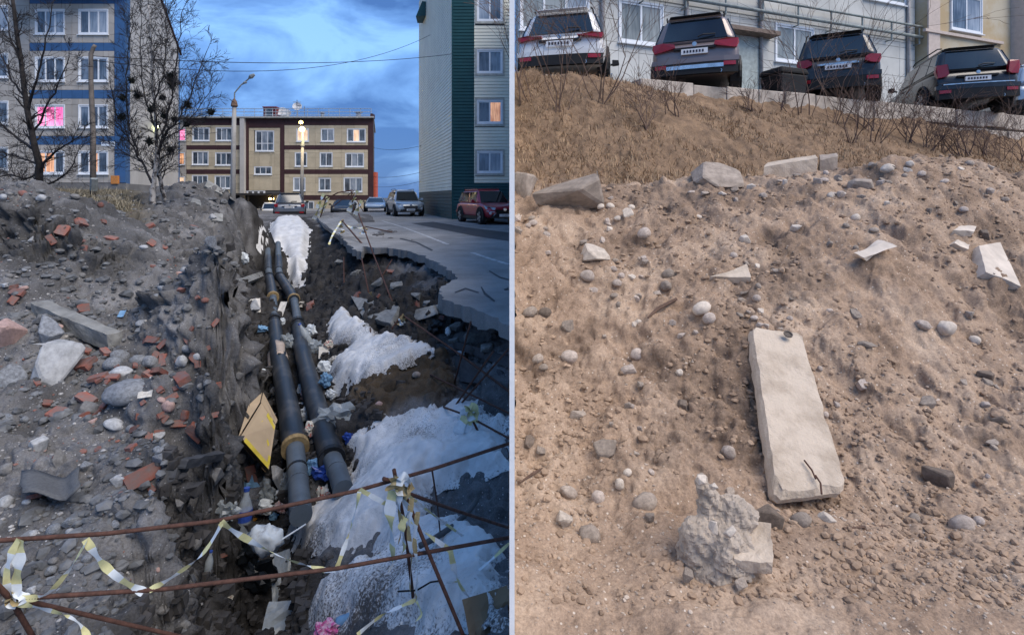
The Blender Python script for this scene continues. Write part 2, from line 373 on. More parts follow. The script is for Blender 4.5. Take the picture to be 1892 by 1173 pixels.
# ---- snow lying in the trench and on its bank
M_snow = bpy.data.materials.new('old_snow'); M_snow.use_nodes = True
def _snow(m):
    n, l = m.node_tree.nodes, m.node_tree.links; b = n['Principled BSDF']
    g = n.new('ShaderNodeNewGeometry'); at = n.new('ShaderNodeAttribute'); at.attribute_name = 'dirt'
    b.inputs['Roughness'].default_value = .7; b.inputs['Subsurface Weight'].default_value = .0
    def nz(sc, det, ro):
        x = n.new('ShaderNodeTexNoise'); x.inputs['Scale'].default_value = sc; x.inputs['Detail'].default_value = det; x.inputs['Roughness'].default_value = ro
        l.new(g.outputs['Position'], x.inputs['Vector']); return x
    a = nz(70, 4, .65); bq = nz(3.5, 5, .6)
    sub = n.new('ShaderNodeMath'); sub.operation = 'MULTIPLY_ADD'; l.new(at.outputs['Fac'], sub.inputs[0]); sub.inputs[1].default_value = .30; l.new(a.outputs['Fac'], sub.inputs[2])
    r = n.new('ShaderNodeValToRGB'); r.color_ramp.elements[0].position = .60; r.color_ramp.elements[1].position = .80
    l.new(sub.outputs[0], r.inputs['Fac'])
    r2 = n.new('ShaderNodeValToRGB'); r2.color_ramp.elements[0].color = (.48,.475,.465,1); r2.color_ramp.elements[1].color = (.70,.695,.685,1); r2.color_ramp.elements[0].position = .3; r2.color_ramp.elements[1].position = .65
    l.new(bq.outputs['Fac'], r2.inputs['Fac'])
    mx = n.new('ShaderNodeMix'); mx.data_type = 'RGBA'; l.new(r.outputs['Color'], mx.inputs[0]); l.new(r2.outputs['Color'], mx.inputs[6]); mx.inputs[7].default_value = (.085,.075,.068,1)
    l.new(mx.outputs[2], b.inputs['Base Color'])
    bp = n.new('ShaderNodeBump'); bp.inputs['Strength'].default_value = .55; bp.inputs['Distance'].default_value = .02; l.new(nz(24, 8, .7).outputs['Fac'], bp.inputs['Height']); l.new(bp.outputs[0], b.inputs['Normal'])
_snow(M_snow)
xx_, yy_, zz_ = HL.X, HL.D, HL.Z
HL.disp = (fbm3(xx_, yy_, zz_, 3.2, 4, .55)*.045*(1+.8*rough_zone+1.0*clumpy)+fbm3(xx_, yy_, zz_, 5.5, 3, .6, 50, True)*.13*np.clip(.25+.45*rough_zone+1.0*clumpy+1.3*wl_+.35*dark_soil, 0, 1.6)
  +fbm3(xx_, yy_, zz_, 17, 2, .6, 90)*.012)*(1-calm)*np.clip(y/4, .6, 1.5)
def blur(Z, n):
    k = np.ones(2*n+1)/(2*n+1)
    for ax in (0, 1): Z = np.apply_along_axis(lambda r: np.convolve(np.pad(r, n, mode='edge'), k, mode='valid'), ax, Z)
    return Z
ZB = blur(blur(HL.Z, 6), 6)
def snow(label, pix, thick, ragged, dirt_fn, edge=.14, rag_f=4.):
    sd = HL.poly_sd(pix)+fbm(x, y, rag_f, 4, .6, off=11)*ragged
    global SNM
    SNM = np.maximum(SNM, smooth(.02, .16, sd)); k = smooth(0, edge, sd); th = thick*k+(fbm(x, y, 2.2, 3, off=55)*.04+np.abs(fbm(x, y, 5, 3, off=57))*.03+fbm(x, y, 11, 3, off=5)*.008)*k
    Z = HL.Z*(1-k)+ZB*k+th
    Z = np.where(sd > 0, np.maximum(Z, HL.Z+.005), HL.Z-.012)
    m = sd > 0
    o = HL.mesh('snow', M_snow, Z=Z, mask=m, attrs=[('dirt', dirt_fn(sd))])
    tag(o, label, kind='structure'); return o
SN = []; SNM = np.zeros_like(HL.Z)
SN.append(snow('large grey speckled snow bank right of the pipes', [(528,985),(545,955),(580,940),(625,915),(650,885),(640,815),(672,788),(720,772),(800,752),(850,745),(905,765),(941,800),(941,860),(905,880),(860,890),(835,905),(800,905),(780,925),(830,960),(860,985),(941,1010),(941,1173),(560,1173),(585,1105),(640,1060),(690,1030),(690,1000),(640,1040),(560,1030)], .13, .05,
    lambda sd: np.clip(-.05+.30*smooth(3.9, 2.9, y)+.4*smooth(.12, 0, sd)+.6*fbm(x, y, 1.6, 3, off=23), -.5, 1.15)))
SN.append(snow('pale snow tongue on the bank beyond the brown soil mound', [(598,610),(618,585),(640,572),(652,592),(682,602),(720,620),(790,640),(828,650),(770,672),(715,695),(665,712),(615,722),(606,690),(640,655),(612,640)], .12, .05,
    lambda sd: np.clip(.15+.5*smooth(.12, 0, sd)+.5*fbm(x, y, 1.6, 3, off=29), -.5, 1)))
SN.append(snow('white snow slope at the far end of the trench', [(474,452),(478,438),(486,424),(502,412),(530,404),(562,409),(574,430),(570,470),(562,528),(536,524),(531,478),(522,455),(492,449),(482,458)], .25, .035,
    lambda sd: np.clip(-.1+.4*smooth(.2, 0, sd)+.4*fbm(x, y, .9, 3, off=35), -.6, 1), edge=.35, rag_f=2))

HL.disp *= 1-SNM
HL.Zb = HL.Z.copy()
o = HL.mesh('soil_ground', M_soil, Z=HL.Z-.03*SNM, disp=HL.disp, attrs=[('turf', smooth(8.2, 9.6, y)*smooth(300, 230, x/y*F+U0)), ('dark_soil', dark_soil), ('brown', brown), ('patch', patch*.75)])
tag(o, 'grey soil heaps and dug trench with dark walls', kind='structure')

HL.Z = HL.Z+np.clip(HL.disp/np.maximum(HL.normals(HL.Z)[...,2], .5), -.12, .12)
# ---- right: sandy spoil heap, dry grass slope, car park level
R_PTS = [
 (960,1173,1.75),(1200,1173,1.75),(1500,1173,1.75),(1892,1173,1.75),(2300,1173,1.75),(960,1500,1.2),(1500,1500,1.2),(2300,1500,1.2),
 (960,1000,2.22),(1400,1000,2.22),(1892,1000,2.22),(2300,1000,2.22),(960,900,2.6),(1200,900,2.6),(1450,930,2.5),(1700,910,2.6),(1892,900,2.65),(2300,900,2.7),
 (960,760,3.15),(1200,760,3.1),(1480,760,2.98),(1700,760,3.1),(1892,760,3.15),
 (960,600,3.9),(1200,600,3.75),(1440,600,3.55),(1600,600,3.6),(1800,600,3.8),(2300,650,3.9),
 (960,470,4.8),(1200,460,4.7),(1440,460,4.5),(1600,430,4.5),(1750,430,4.6),(1892,450,4.8),
 (960,372,5.8),(1100,352,6.0),(1280,330,6.1),(1420,322,6.0),(1560,312,5.8),(1640,293,5.8),(1720,291,5.9),(1800,302,6.0),(1892,328,6.2),(2300,340,6.4),
 (960,350,6.5),(1100,340,6.7),(1280,345,6.8),(1420,345,6.8),(1640,362,6.7),(1720,362,6.8),(1800,362,7.0),(1892,350,7.6),
 (960,240,7.8),(1100,245,7.9),(1250,250,8.2),(1400,260,8.6),(1560,280,9.2),(1700,300,9.6),(1850,305,10.5),
 (960,150,9.0),(1100,150,9.3),(1200,170,9.8),(1300,186,10.3),(1388,196,10.8),(1500,215,11.3),(1650,245,12.2),(1800,268,13.3),(1892,278,14.2),(2300,300,19),
]
_k = .367
def wall_d(s, off=0): return (9.265+off)/(1-_k*s)       # depth of the parking wall line along direction s
for s_ in (.01, .1, .27, .45, .6, .75, .9, 1.0, 1.3):
    d_ = wall_d(s_, .35); R_PTS.append((U0+s_*F, VH-2.38/d_*F, d_))
    d_ = wall_d(s_, 3.5); R_PTS.append((U0+s_*F, VH-2.38/d_*F, d_))
    d_ = wall_d(s_, 9.); R_PTS.append((U0+s_*F, VH-2.38/d_*F, d_))
    d_ = wall_d(s_, 40.); R_PTS.append((U0+s_*F, VH-2.38/d_*F, d_))
HR = Fan(R_PTS, .0052, 1.45, 460, [(.6,1.6,30),(1.6,7,480),(7,16,130),(16,75,30)], c=.03)
x, y = HR.X, HR.D
deck = smooth(0, .25, y-_k*x-9.265-.1)
HR.Z = np.where(y-_k*x > 9.55, E+2.38, HR.Z0)
lump = fbm(x, y, 1.5, 3, off=300)*.075+fbm(x, y, 4.2, 4, .6, off=310)*.038
flat_near = smooth(2.9, 2.2, y)
ripple = np.sin(y*34+fbm(x, y, 2.2, 3, off=360)*5+x*2)*.006
HR.Z += (lump*(1-.6*flat_near)+ripple*flat_near)*(1-deck)
grassy = smooth(6.35, 6.9, y)*(1-deck)
gully = smooth(.1, .5, fbm(x*1.2+y*.5, y*.25, 1.6, 3, off=371))*smooth(2.7, 3.4, y)*smooth(6.2, 5.2, y)
HR.Z -= gully*.08
grit = smooth(.05, .45, fbm(x, y, 1.1, 4, off=382))*smooth(2.4, 2.9, y)*(1-grassy)
M_sand = ground_mat('sandy_spoil', [(.21,.142,.097),(.36,.257,.184),(.49,.37,.275),(.60,.51,.42)], 1.7, .65, 24, 70, .022,
    use_attr=[('grit', ((.14,.095,.068),(.30,.215,.155))), ('grassy', ((.12,.080,.054),(.30,.20,.125))), ('deck', ((.10,.10,.10),(.16,.16,.16)))])
HR.disp = (fbm3(x, y, HR.Z, 4.0, 4, .58, 20)*.034*(1+.5*grit)+fbm3(x, y, HR.Z, 7, 3, .6, 33, True)*.035+fbm3(x, y, HR.Z, 24, 2, .6, 40)*.006)*(1-deck)*(1-.62*flat_near)
o = HR.mesh('sand_ground', M_sand, disp=HR.disp, attrs=[('grit', grit*.8), ('grassy', grassy), ('deck', deck)])
tag(o, 'tan sandy spoil heap rising to a dry slope', kind='structure')

HR.Z = HR.Z+np.clip(HR.disp/np.maximum(HR.normals(HR.Z)[...,2], .5), -.08, .08)
# ---- ground sheet to the horizon
M_far = mat('far_ground', (.10,.095,.085), .95, var=.4, scale=.05, coords='World')
g = MB(); g.add([(-3000,-40,E-4.6),(3000,-40,E-4.6),(3000,5000,E-4.6),(-3000,5000,E-4.6)], [(0,1,2,3)])
tag(g.build('ground', M_far), 'dark ground reaching to the horizon', kind='structure')

# ---- added white wall between the plots, height tuned for sun reaching the left
M_wall = mat('white_render', (.86,.86,.85), .75, var=.06, scale=3, bump=.12, bscale=60, coords='World')
b_ = MB(); b_.box(-.0088, .0088, 1.72, 7.0, E-4.2, E+.82); b_.box(-.0088, .0088, 7.0005, 16.4, E-4.2, E+2.75)
tag(b_.build('added_divider_wall', M_wall, top=True), 'added thin tall white dividing wall seen end-on between trench and sandy slope', 'wall')

# ---- road
M_asph = ground_mat('asphalt', [(.17,.167,.163),(.25,.246,.24),(.34,.334,.325),(.42,.41,.40)], .9, .35, 60, 140, .008, rough=.85,
    use_attr=None)
ROADZ = E-1.2
def road_pt(u, v): d = 1.2*F/(v-VH); return ((u-U0)/F*d, d)
edge = [(946,604),(925,591),(900,580),(870,566),(838,562),(826,552),(812,541),(815,531),(832,521),(843,514),(838,505),(818,490),(790,476),(752,463),(715,458),(690,458),(672,455),(668,466),(655,462),(640,446),(630,436),(612,416),(598,406),(588,401),(580,398)]
edge = [road_pt(*e) for e in edge]; rag = []
for i in range(len(edge)-1):
    a, b = Vector(edge[i]), Vector(edge[i+1]); L = (b-a).length; n = max(2, int(L/.07)); nn = Vector((-(b-a).y, (b-a).x)).normalized()
    n = min(n, 60)
    for k in range(n):
        p = a.lerp(b, k/n); q = p+nn*(mnoise.noise(Vector((p.x*3.5, p.y*3.5, 2)))*.10+mnoise.noise(Vector((p.x*13, p.y*13, 6)))*.05)
        rag.append((min(q.x, -.0105), q.y))
rag[0] = (-.0105, edge[0][1])
rag += [(-16.5,44),(-40,60),(-40,74),(-.0105,74)]
rag2 = rag+[]
bm = bmesh.new(); vt = [bm.verts.new((p[0], p[1], ROADZ)) for p in rag2]
fc = bm.faces.new(vt); bmesh.ops.triangulate(bm, faces=[fc])
vb = [bm.verts.new((p[0]+.03*mnoise.noise(Vector((p[0]*9,p[1]*9,9))), p[1]+.02, ROADZ-.17-.06*mnoise.noise(Vector((p[0]*4,p[1]*4,1))))) for p in rag2]
for i in range(len(rag2)-5): bm.faces.new((vt[i], vt[i+1], vb[i+1], vb[i]))
bmesh.ops.recalc_face_normals(bm, faces=bm.faces)
me = bpy.data.meshes.new('road'); bm.to_mesh(me); bm.free(); me.materials.append(M_asph)
tag(link('road', me), 'grey asphalt road with broken undermined edge', kind='structure')
M_line = mat('worn_white_paint', (.42,.42,.42), .8, var=.4, scale=9, coords='World')
def strip_on_road(pix, w, name, z=.004):
    P = [Vector((*road_pt(u, v), 0)) for u, v in pix]; q = MB(); vs = []
    for i, p in enumerate(P):
        t = (P[min(i+1, len(P)-1)]-P[max(i-1, 0)]).normalized(); nrm = Vector((-t.y, t.x, 0))
        for s in (-1, 1): vs.append(p+nrm*w*.5*s+Vector((0,0,ROADZ+z)))
    q.add(vs, [(2*i, 2*i+1, 2*i+3, 2*i+2) for i in range(len(P)-1)])
    return tag(q.build(name, M_line), kind='structure')
tag(strip_on_road([(705,408),(745,420),(785,435),(828,452)], .10, 'road_marking'), 'far white line on the asphalt')
tag(strip_on_road([(872,467),(905,478),(940,489)], .10, 'road_marking'), 'near white line on the asphalt by the wall')
M_patch = mat('darker_asphalt', (.055,.056,.06), .8, var=.3, scale=5, coords='World', bump=.3, bscale=80)
def patch_on_road(pix, label):
    P = [(*road_pt(u, v), ROADZ+.004) for u, v in pix]; q = MB(); q.add(P, [tuple(range(len(P)))])
    tag(q.build('road_patch', M_patch), label, kind='structure')
patch_on_road([(760,413),(800,410),(860,420),(940,430),(940,446),(880,437),(820,425)], 'darker asphalt patch across the road')
patch_on_road([(740,440),(770,447),(800,462),(798,464),(768,449),(738,442)], 'long hairline crack beyond the road hole')
patch_on_road([(905,500),(925,512),(941,516),(941,519),(923,514),(903,502)], 'hairline crack by the wall on the asphalt')
patch_on_road([(840,540),(860,532),(885,540),(884,542),(860,535),(841,542)], 'hairline crack at the broken road lip')
patch_on_road([(890,530),(897,541),(915,556),(913,558),(894,544),(888,531)], 'short dark crack in the asphalt')
# ================================================================ BUILDINGS
_cube = {}
def unit_cube(m):
    if m.name not in _cube:
        q = MB(); q.box(-.5,.5,-.5,.5,-.5,.5)
        me = bpy.data.meshes.new('panel'); me.from_pydata(q.v, [], q.f); me.materials.append(m); _cube[m.name] = me
    return _cube[m.name]
class Facade:
    """a vertical wall plane: a runs along dvec from P0, o is the distance outwards along the normal"""
    def __init__(self, P0, dvec, nrm): self.P0 = Vector((P0[0],P0[1],0)); self.d = Vector((dvec[0],dvec[1],0)).normalized(); self.n = Vector((nrm[0],nrm[1],0)).normalized()
    def pt(self, a, z, o): p = self.P0+self.d*a+self.n*o; return Vector((p.x, p.y, z))
    def box(self, q, a0, a1, z0, z1, o0, o1):
        q.hexa([self.pt(a0,z0,o0),self.pt(a1,z0,o0),self.pt(a1,z0,o1),self.pt(a0,z0,o1),self.pt(a0,z1,o0),self.pt(a1,z1,o0),self.pt(a1,z1,o1),self.pt(a0,z1,o1)])
    def piece(self, name, parent, m, a0, a1, z0, z1, o0, o1, parts_of=None):
        c = self.pt((a0+a1)/2, (z0+z1)/2, (o0+o1)/2)-root_loc(parent)
        return link(name, unit_cube(m), parent, c, (0,0,math.atan2(self.d.y, self.d.x)), (abs(a1-a0), abs(o1-o0), abs(z1-z0)), m)
    def window(self, parent, a0, a1, z0, z1, frame, glass, n=3, depth=.1, sill=True, transom=None, curtain=None):
        if a0 > a1: a0, a1 = a1, a0
        t = .06*min(1, (a1-a0)/1.0)+.015; q = MB()
        self.box(q, a0-.05, a1+.05, z1, z1+.07, -.02, .075); self.box(q, a0-.05, a1+.05, z0-.07, z0, -.02, .075)
        self.box(q, a0-.05, a0, z0+.0005, z1-.0005, -.02, .075); self.box(q, a1, a1+.05, z0+.0005, z1-.0005, -.02, .075)
        cuts = [a0+(a1-a0)*k/n for k in range(n+1)]
        for c in cuts[1:-1]: self.box(q, c-t/2, c+t/2, z0+.001, z1-.001, -.01, .045)
        self.box(q, a0+.001, a1-.001, z1-t, z1-.001, -.01, .043); self.box(q, a0+.001, a1-.001, z0+.001, z0+t, -.01, .043)
        self.box(q, a0+.001, a0+t, z0+.001, z1-.001, -.01, .042); self.box(q, a1-t, a1-.001, z0+.001, z1-.001, -.01, .042)
        if transom: zz = z0+(z1-z0)*transom; self.box(q, a0+.001, a1-.001, zz-t/2, zz+t/2, -.01, .041)
        w = q.build('window', frame, parent)
        for k in range(n):
            q = MB(); self.box(q, cuts[k]+t*.4, cuts[k+1]-t*.4, z0+t*.4, z1-t*.4, .003, .02)
            g = glass[k % len(glass)] if isinstance(glass, (list, tuple)) else glass
            q.build('pane', g, w)
        if sill: q = MB(); self.box(q, a0-.1, a1+.1, z0-.11, z0-.072, -.01, .14); q.build('sill', frame, w)
        return w
def glass_mat(name, c_dark, c_light, scale=2.2, emit=None, fold=14):
    """a pane with curtains close behind it: folds in the cloth, a glossy face that mirrors the sky"""
    m = bpy.data.materials.new(name); m.use_nodes = True; n, l = m.node_tree.nodes, m.node_tree.links; b = n['Principled BSDF']
    g = n.new('ShaderNodeNewGeometry'); mp = n.new('ShaderNodeMapping'); l.new(g.outputs['Position'], mp.inputs['Vector']); mp.inputs['Scale'].default_value = (1,1,.12)
    w = n.new('ShaderNodeTexNoise'); w.inputs['Scale'].default_value = fold*.6; w.inputs['Detail'].default_value = 3; l.new(mp.outputs[0], w.inputs['Vector'])
    n2 = n.new('ShaderNodeTexNoise'); n2.inputs['Scale'].default_value = scale*.5; l.new(g.outputs['Position'], n2.inputs['Vector'])
    ad = n.new('ShaderNodeMath'); ad.operation = 'MULTIPLY_ADD'; ad.inputs[1].default_value = .5; l.new(w.outputs['Fac'], ad.inputs[0])
    mu = n.new('ShaderNodeMath'); mu.operation = 'MULTIPLY'; mu.inputs[1].default_value = .5; l.new(n2.outputs['Fac'], mu.inputs[0]); l.new(mu.outputs[0], ad.inputs[2])
    r = n.new('ShaderNodeValToRGB'); r.color_ramp.elements[0].position = .40; r.color_ramp.elements[1].position = .60
    r.color_ramp.elements[0].color = (*c_dark,1); r.color_ramp.elements[1].color = (*c_light,1); l.new(ad.outputs[0], r.inputs['Fac'])
    l.new(r.outputs['Color'], b.inputs['Base Color']); b.inputs['Roughness'].default_value = .06; b.inputs['Specular IOR Level'].default_value = .75
    if emit: l.new(r.outputs['Color'], b.inputs['Emission Color']); b.inputs['Emission Strength'].default_value = emit
    return m
G_blue = glass_mat('glass_net_curtain', (.055,.08,.11), (.19,.24,.30))
G_dark = glass_mat('glass_dark_room', (.035,.045,.06), (.12,.15,.19))
G_pale = glass_mat('glass_pale_curtain', (.17,.21,.26), (.33,.37,.42))
G_pink = glass_mat('pink_lit_curtain', (.75,.10,.30), (1.0,.36,.55), emit=.38, fold=30)
G_orange = glass_mat('orange_lit_curtain', (.40,.14,.06), (.95,.50,.26), emit=.22, fold=18)
G_warm = glass_mat('warm_lit_room', (.75,.45,.28), (1.0,.78,.52), emit=.22, fold=8)
M_frame = mat('white_window_frame', (.74,.76,.78), .5, var=.05)
M_tan = mat('tan_cladding', (.42,.385,.34), .7, var=.10, scale=1.5, rnd=.10, coords='World')
M_tan2 = mat('tan_cladding_side', (.46,.44,.41), .7, var=.10, scale=1, rnd=.05, coords='World')
M_blue = mat('blue_cladding', (.045,.115,.25), .55, var=.12, scale=1.5, rnd=.07, coords='World')
M_maroon = mat('maroon_cladding', (.060,.028,.030), .6, var=.15, scale=1.5, rnd=.07, coords='World')
M_joint = mat('cladding_joint', (.11,.105,.10), .9)
M_plinth = mat('plinth_concrete', (.18,.175,.17), .9, var=.3, scale=1.2, bump=.3, bscale=20)
M_roof = mat('sheet_roof', (.12,.11,.11), .5, var=.2)
M_rust_edge = mat('roof_edge_red', (.09,.045,.05), .6)

def clad(Fc, parent, regions, holes, pw, ph, o1, limit=None):
    """separate cladding panels over rectangular regions (a0,a1,z0,z1,material), cut round the holes"""
    for (a0, a1, z0, z1, m, w, h) in regions:
        ca = {a0, a1}; cz = {z0, z1}; k = 1
        while a0+k*w < a1-.12: ca.add(a0+k*w); k += 1
        k = 1
        while z0+k*h < z1-.12: cz.add(z0+k*h); k += 1
        hs = [q for q in holes if q[0] < a1 and q[1] > a0 and q[2] < z1 and q[3] > z0]
        for q in hs:
            for v_ in q[:2]:
                if a0 < v_ < a1: ca = {c for c in ca if abs(c-v_) > .16 or c in (a0, a1)}|{v_}
            for v_ in q[2:]:
                if z0 < v_ < z1: cz = {c for c in cz if abs(c-v_) > .16 or c in (z0, z1)}|{v_}
        ca, cz = sorted(ca), sorted(cz)
        for i in range(len(ca)-1):
            for j in range(len(cz)-1):
                cx, cy = (ca[i]+ca[i+1])/2, (cz[j]+cz[j+1])/2
                if any(q[0] < cx < q[1] and q[2] < cy < q[3] for q in hs): continue
                if ca[i+1]-ca[i] < .03 or cz[j+1]-cz[j] < .03: continue
                Fc.piece('panel', parent, m, ca[i]+.008, ca[i+1]-.008, cz[j]+.008, cz[j+1]-.008, .0, o1+random.uniform(-.004,.004))

# ---- left apartment house: tan panels, blue bands
D1 = 30.
fx = lambda u, d=D1: (u-U0)/F*d
LB = empty('apartment_house', (fx(160), D1, zat(352, D1)-.1), label='tan apartment house with blue bands and corner strip at far left', cat='building')
P0 = (fx(233), D1); A = lambda u: (233-u)/F*D1; Z = lambda v: zat(v, D1)
FL = Facade(P0, (-1,0), (0,-1))
far_c = Vector(((331-U0)/F*42, 42)); near_c = Vector(P0)
FS = Facade(P0, far_c-near_c, (1,.36))
sideL = (far_c-near_c).length; top = zat(100, 42); aL = A(-330)
q = MB()
q.add([(P0[0]-aL,D1,Z(375)),(P0[0],D1,Z(375)),(far_c.x,42,Z(375)),(far_c.x-aL,42,Z(375)),(P0[0]-aL,D1,top),(P0[0],D1,top),(far_c.x,42,top),(far_c.x-aL,42,top),
       ((P0[0]+far_c.x)/2-aL,36,top+2.6),((P0[0]+far_c.x)/2,36,top+2.6)],
      [(0,1,5,4),(1,2,6,9,5),(2,3,7,6),(3,0,4,8,7),(3,2,1,0),(4,5,9,8),(6,7,8,9)])
q.build('wall', M_joint, LB)
wins = []
rows = [(-68,-24),(20,63),(108,150),(196,235),(281,320)]
for r, (v1, v0) in enumerate(rows):
    for c, (ul, ur) in enumerate([(-210,-160),(-110,-60),(-38,16),(68,120),(148,200)]):
        dv = -7 if ur < 20 else 0
        wins.append((A(ur), A(ul), Z(v0+dv), Z(v1+dv), r, c))
holes = [(w_[0]-.05, w_[1]+.05, w_[2]-.07, w_[3]+.07) for w_ in wins]
regs = []
zb = [Z(338), Z(268), Z(252), Z(183), Z(167), Z(95), Z(80), Z(8), Z(-8), top]
for i in range(len(zb)-1):
    if i % 2 == 0: regs.append((A(212), A(56), zb[i], zb[i+1], M_tan, .62, .58))
    else: regs.append((A(212), A(56), zb[i], zb[i+1], M_blue, .62, 1))
regs.append((A(55.5), A(-120), Z(338), top, M_tan, .9, .9)); 
regs.append((0.0, A(212.4), Z(338), top, M_blue, 1, 1.25))
clad(FL, LB, regs, holes, 0, 0, .05)
for w_ in wins:
    g = [G_blue, G_dark, G_blue]
    if (w_[4], w_[5]) == (3, 3): g = G_pink
    elif (w_[4], w_[5]) == (4, 3): g = [G_dark, G_orange, G_orange]
    elif (w_[4], w_[5]) == (4, 4): g = [G_dark, G_orange, G_dark]
    elif w_[4] == 1: g = [G_pale, G_pale, G_dark]
    FL.window(LB, w_[0], w_[1], w_[2], w_[3], M_frame, g, 3)
clad(FS, LB, [(.55, sideL-.45, Z(340), top, M_tan2, 1.6, 1.25), (.01, .54, Z(340), top, M_blue, 1, 1.25), (sideL-.44, sideL, Z(340), top, M_blue, 1, 2.2)], [], 0, 0, .05)
q = MB(); q.hexa([FS.pt(.01,top,0),FS.pt(sideL,top,0),FS.pt(sideL,top,.05),FS.pt(.01,top,.05),FS.pt(sideL/2-.02,top+2.55,0),FS.pt(sideL/2+.02,top+2.55,0),FS.pt(sideL/2+.02,top+2.55,.05),FS.pt(sideL/2-.02,top+2.55,.05)])
q.build('gable', M_tan2, LB)
q = MB(); FL.box(q, -.1, aL, Z(352)-.5, Z(339), .0, .12); FS.box(q, -.1, sideL, Z(352)-.5, Z(339.5), .001, .12); q.build('plinth', M_plinth, LB)
q = MB()
for a, b_, za, zb_ in ((-.25, sideL/2, top-.05, top+2.72), (sideL/2, sideL+.3, top+2.72, top-.05)):
    q.hexa([FS.pt(a,za,-6),FS.pt(b_,zb_,-6),FS.pt(b_,zb_,.15),FS.pt(a,za,.15),FS.pt(a,za+.08,-6),FS.pt(b_,zb_+.08,-6),FS.pt(b_,zb_+.08,.15),FS.pt(a,za+.08,.15)])
q.build('roof', M_rust_edge, LB)
M_sign = mat('address_plate_white', (.72,.78,.84), .4, var=.03); M_ink = mat('dark_blue_lettering', (.02,.05,.16), .5, var=0)
sg = FL.piece('address_plate', LB, M_sign, A(207.5), A(189), Z(270), Z(262), .056, .075)
FL.piece('number_plate', LB, M_sign, A(214), A(208.5), Z(270), Z(262), .058, .078)
q = MB()
for k, (ua, ub) in enumerate([(190.5,193),(193.6,195.5),(196.2,199),(199.8,202),(202.8,205.5)]): FL.box(q, A(ub), A(ua), Z(266.5), Z(264+.7*(k%2)), .0755, .077)
FL.box(q, A(212), A(210.5), Z(268), Z(264), .0785, .08); o = q.build('lettering', M_ink, LB); o['kind'] = 'stuff'
FL.piece('utility_box', LB, mat('orange_box', (.55,.22,.06), .5), .35, .75, Z(340), Z(325), .06, .2)

M_tan3 = mat('beige_cladding', (.52,.44,.31), .7, var=.10, scale=1.5, rnd=.10, coords='World')
# ---- far three-storey house: tan and maroon
D2 = 55.
A2 = lambda u: (690-u)/F*D2; Z2 = lambda v: zat(v, D2); P2 = ((690-U0)/F*D2, D2)
MBd = empty('apartment_house', (P2[0]-10, D2, Z2(388)), label='three-storey tan and maroon apartment house at the end of the street', cat='building')
FM = Facade(P2, (-1,0), (0,-1)); aM = A2(250)
q = MB(); q.hexa([(P2[0]-aM,D2,Z2(392)),(P2[0],D2,Z2(392)),(P2[0]*1.21,D2+12,Z2(392)),(P2[0]-aM,D2+12,Z2(392)),(P2[0]-aM,D2,Z2(219)),(P2[0],D2,Z2(219)),(P2[0]*1.21,D2+12,Z2(219)),(P2[0]-aM,D2+12,Z2(219))]); q.build('wall', M_joint, MBd)
W2 = [(357,387,260,237,3,'f'),(400,429,260,237,3,'b'),(549,570,261,239,2,'w'),(594,617,261,239,2,'p'),(642,675,262,239,3,'l'),(331,343,260,238,1,'k'),
      (356,385,304,281,3,'b'),(399,428,305,283,3,'d'),(546,567,307,283,2,'d'),(592,614,307,283,2,'d'),(639,672,308,284,3,'b'),(331,341,304,283,1,'o'),
      (356,384,346,325,3,'d'),(398,426,348,326,3,'b'),(543,564,352,329,2,'b'),(590,611,352,330,2,'d'),(636,669,354,329,3,'b'),(331,341,348,327,1,'w'),
      (473,506,279,243,3,'b'),(471,502,322,309,3,'d'),(632,660,388,372,3,'d'),(560,580,388,373,2,'d')]
h2 = [(A2(w_[1])-.06, A2(w_[0])+.06, Z2(w_[2])-.08, Z2(w_[3])+.08) for w_ in W2]
regs = []
zs = [Z2(390), Z2(370), Z2(361), Z2(322), Z2(313.5), Z2(277), Z2(269), Z2(232), Z2(220)]
for (ua, ub) in ((680, 526), (449.5, 345)):
    for i in range(len(zs)-1): regs.append((A2(ua), A2(ub), zs[i]+.004, zs[i+1], M_tan3 if i % 2 == 0 else M_maroon, 1.42, 1.3))
regs += [(0, A2(680.3), Z2(390), Z2(220), M_maroon, 1, 2.6), (A2(525.6), A2(518), Z2(362), Z2(233), M_maroon, 1, 2.6), (A2(460), A2(450), Z2(390), Z2(220), M_maroon, 1, 2.6),
         (A2(517.6), A2(460.4), Z2(352), Z2(237), M_tan3, 1.1, 1.3), (A2(525.6), A2(460.4), Z2(236.5), Z2(220), M_maroon, 1.9, 1), (A2(344.5), A2(300), Z2(390), Z2(220), M_tan, 2, 2)]
clad(FM, MBd, regs, h2, 0, 0, .06)
GM = dict(f=[G_dark,G_pale,G_blue], b=[G_blue,G_pale,G_dark], d=[G_dark,G_blue,G_dark], w=G_warm, p=[G_pale,G_blue], l=[G_blue,G_warm,G_blue], k=G_pink, o=G_orange)
for w_ in W2: FM.window(MBd, A2(w_[1]), A2(w_[0]), Z2(w_[2]), Z2(w_[3]), M_frame, GM[w_[5]], w_[4], transom=.38 if w_[0] == 473 else None)
q = MB(); q.hexa([(P2[0]-aM,D2-.5,Z2(219)),(P2[0]+.2,D2-.5,Z2(219)),(P2[0]*1.205,D2+12.4,Z2(219)),(P2[0]-aM,D2+12.4,Z2(219)),(P2[0]-aM,D2-.5,Z2(216.6)),(P2[0]+.2,D2-.5,Z2(216.6)),(P2[0]*1.205,D2+12.4,Z2(216.6)),(P2[0]-aM,D2+12.4,Z2(216.6))]); q.build('roof', mat('pale_roof_edge', (.42,.42,.40), .6), MBd)
q = MB(); FM.box(q, A2(455), A2(447), Z2(390), Z2(219.5), .07, .45); q.build('pilaster', M_tan2, MBd)
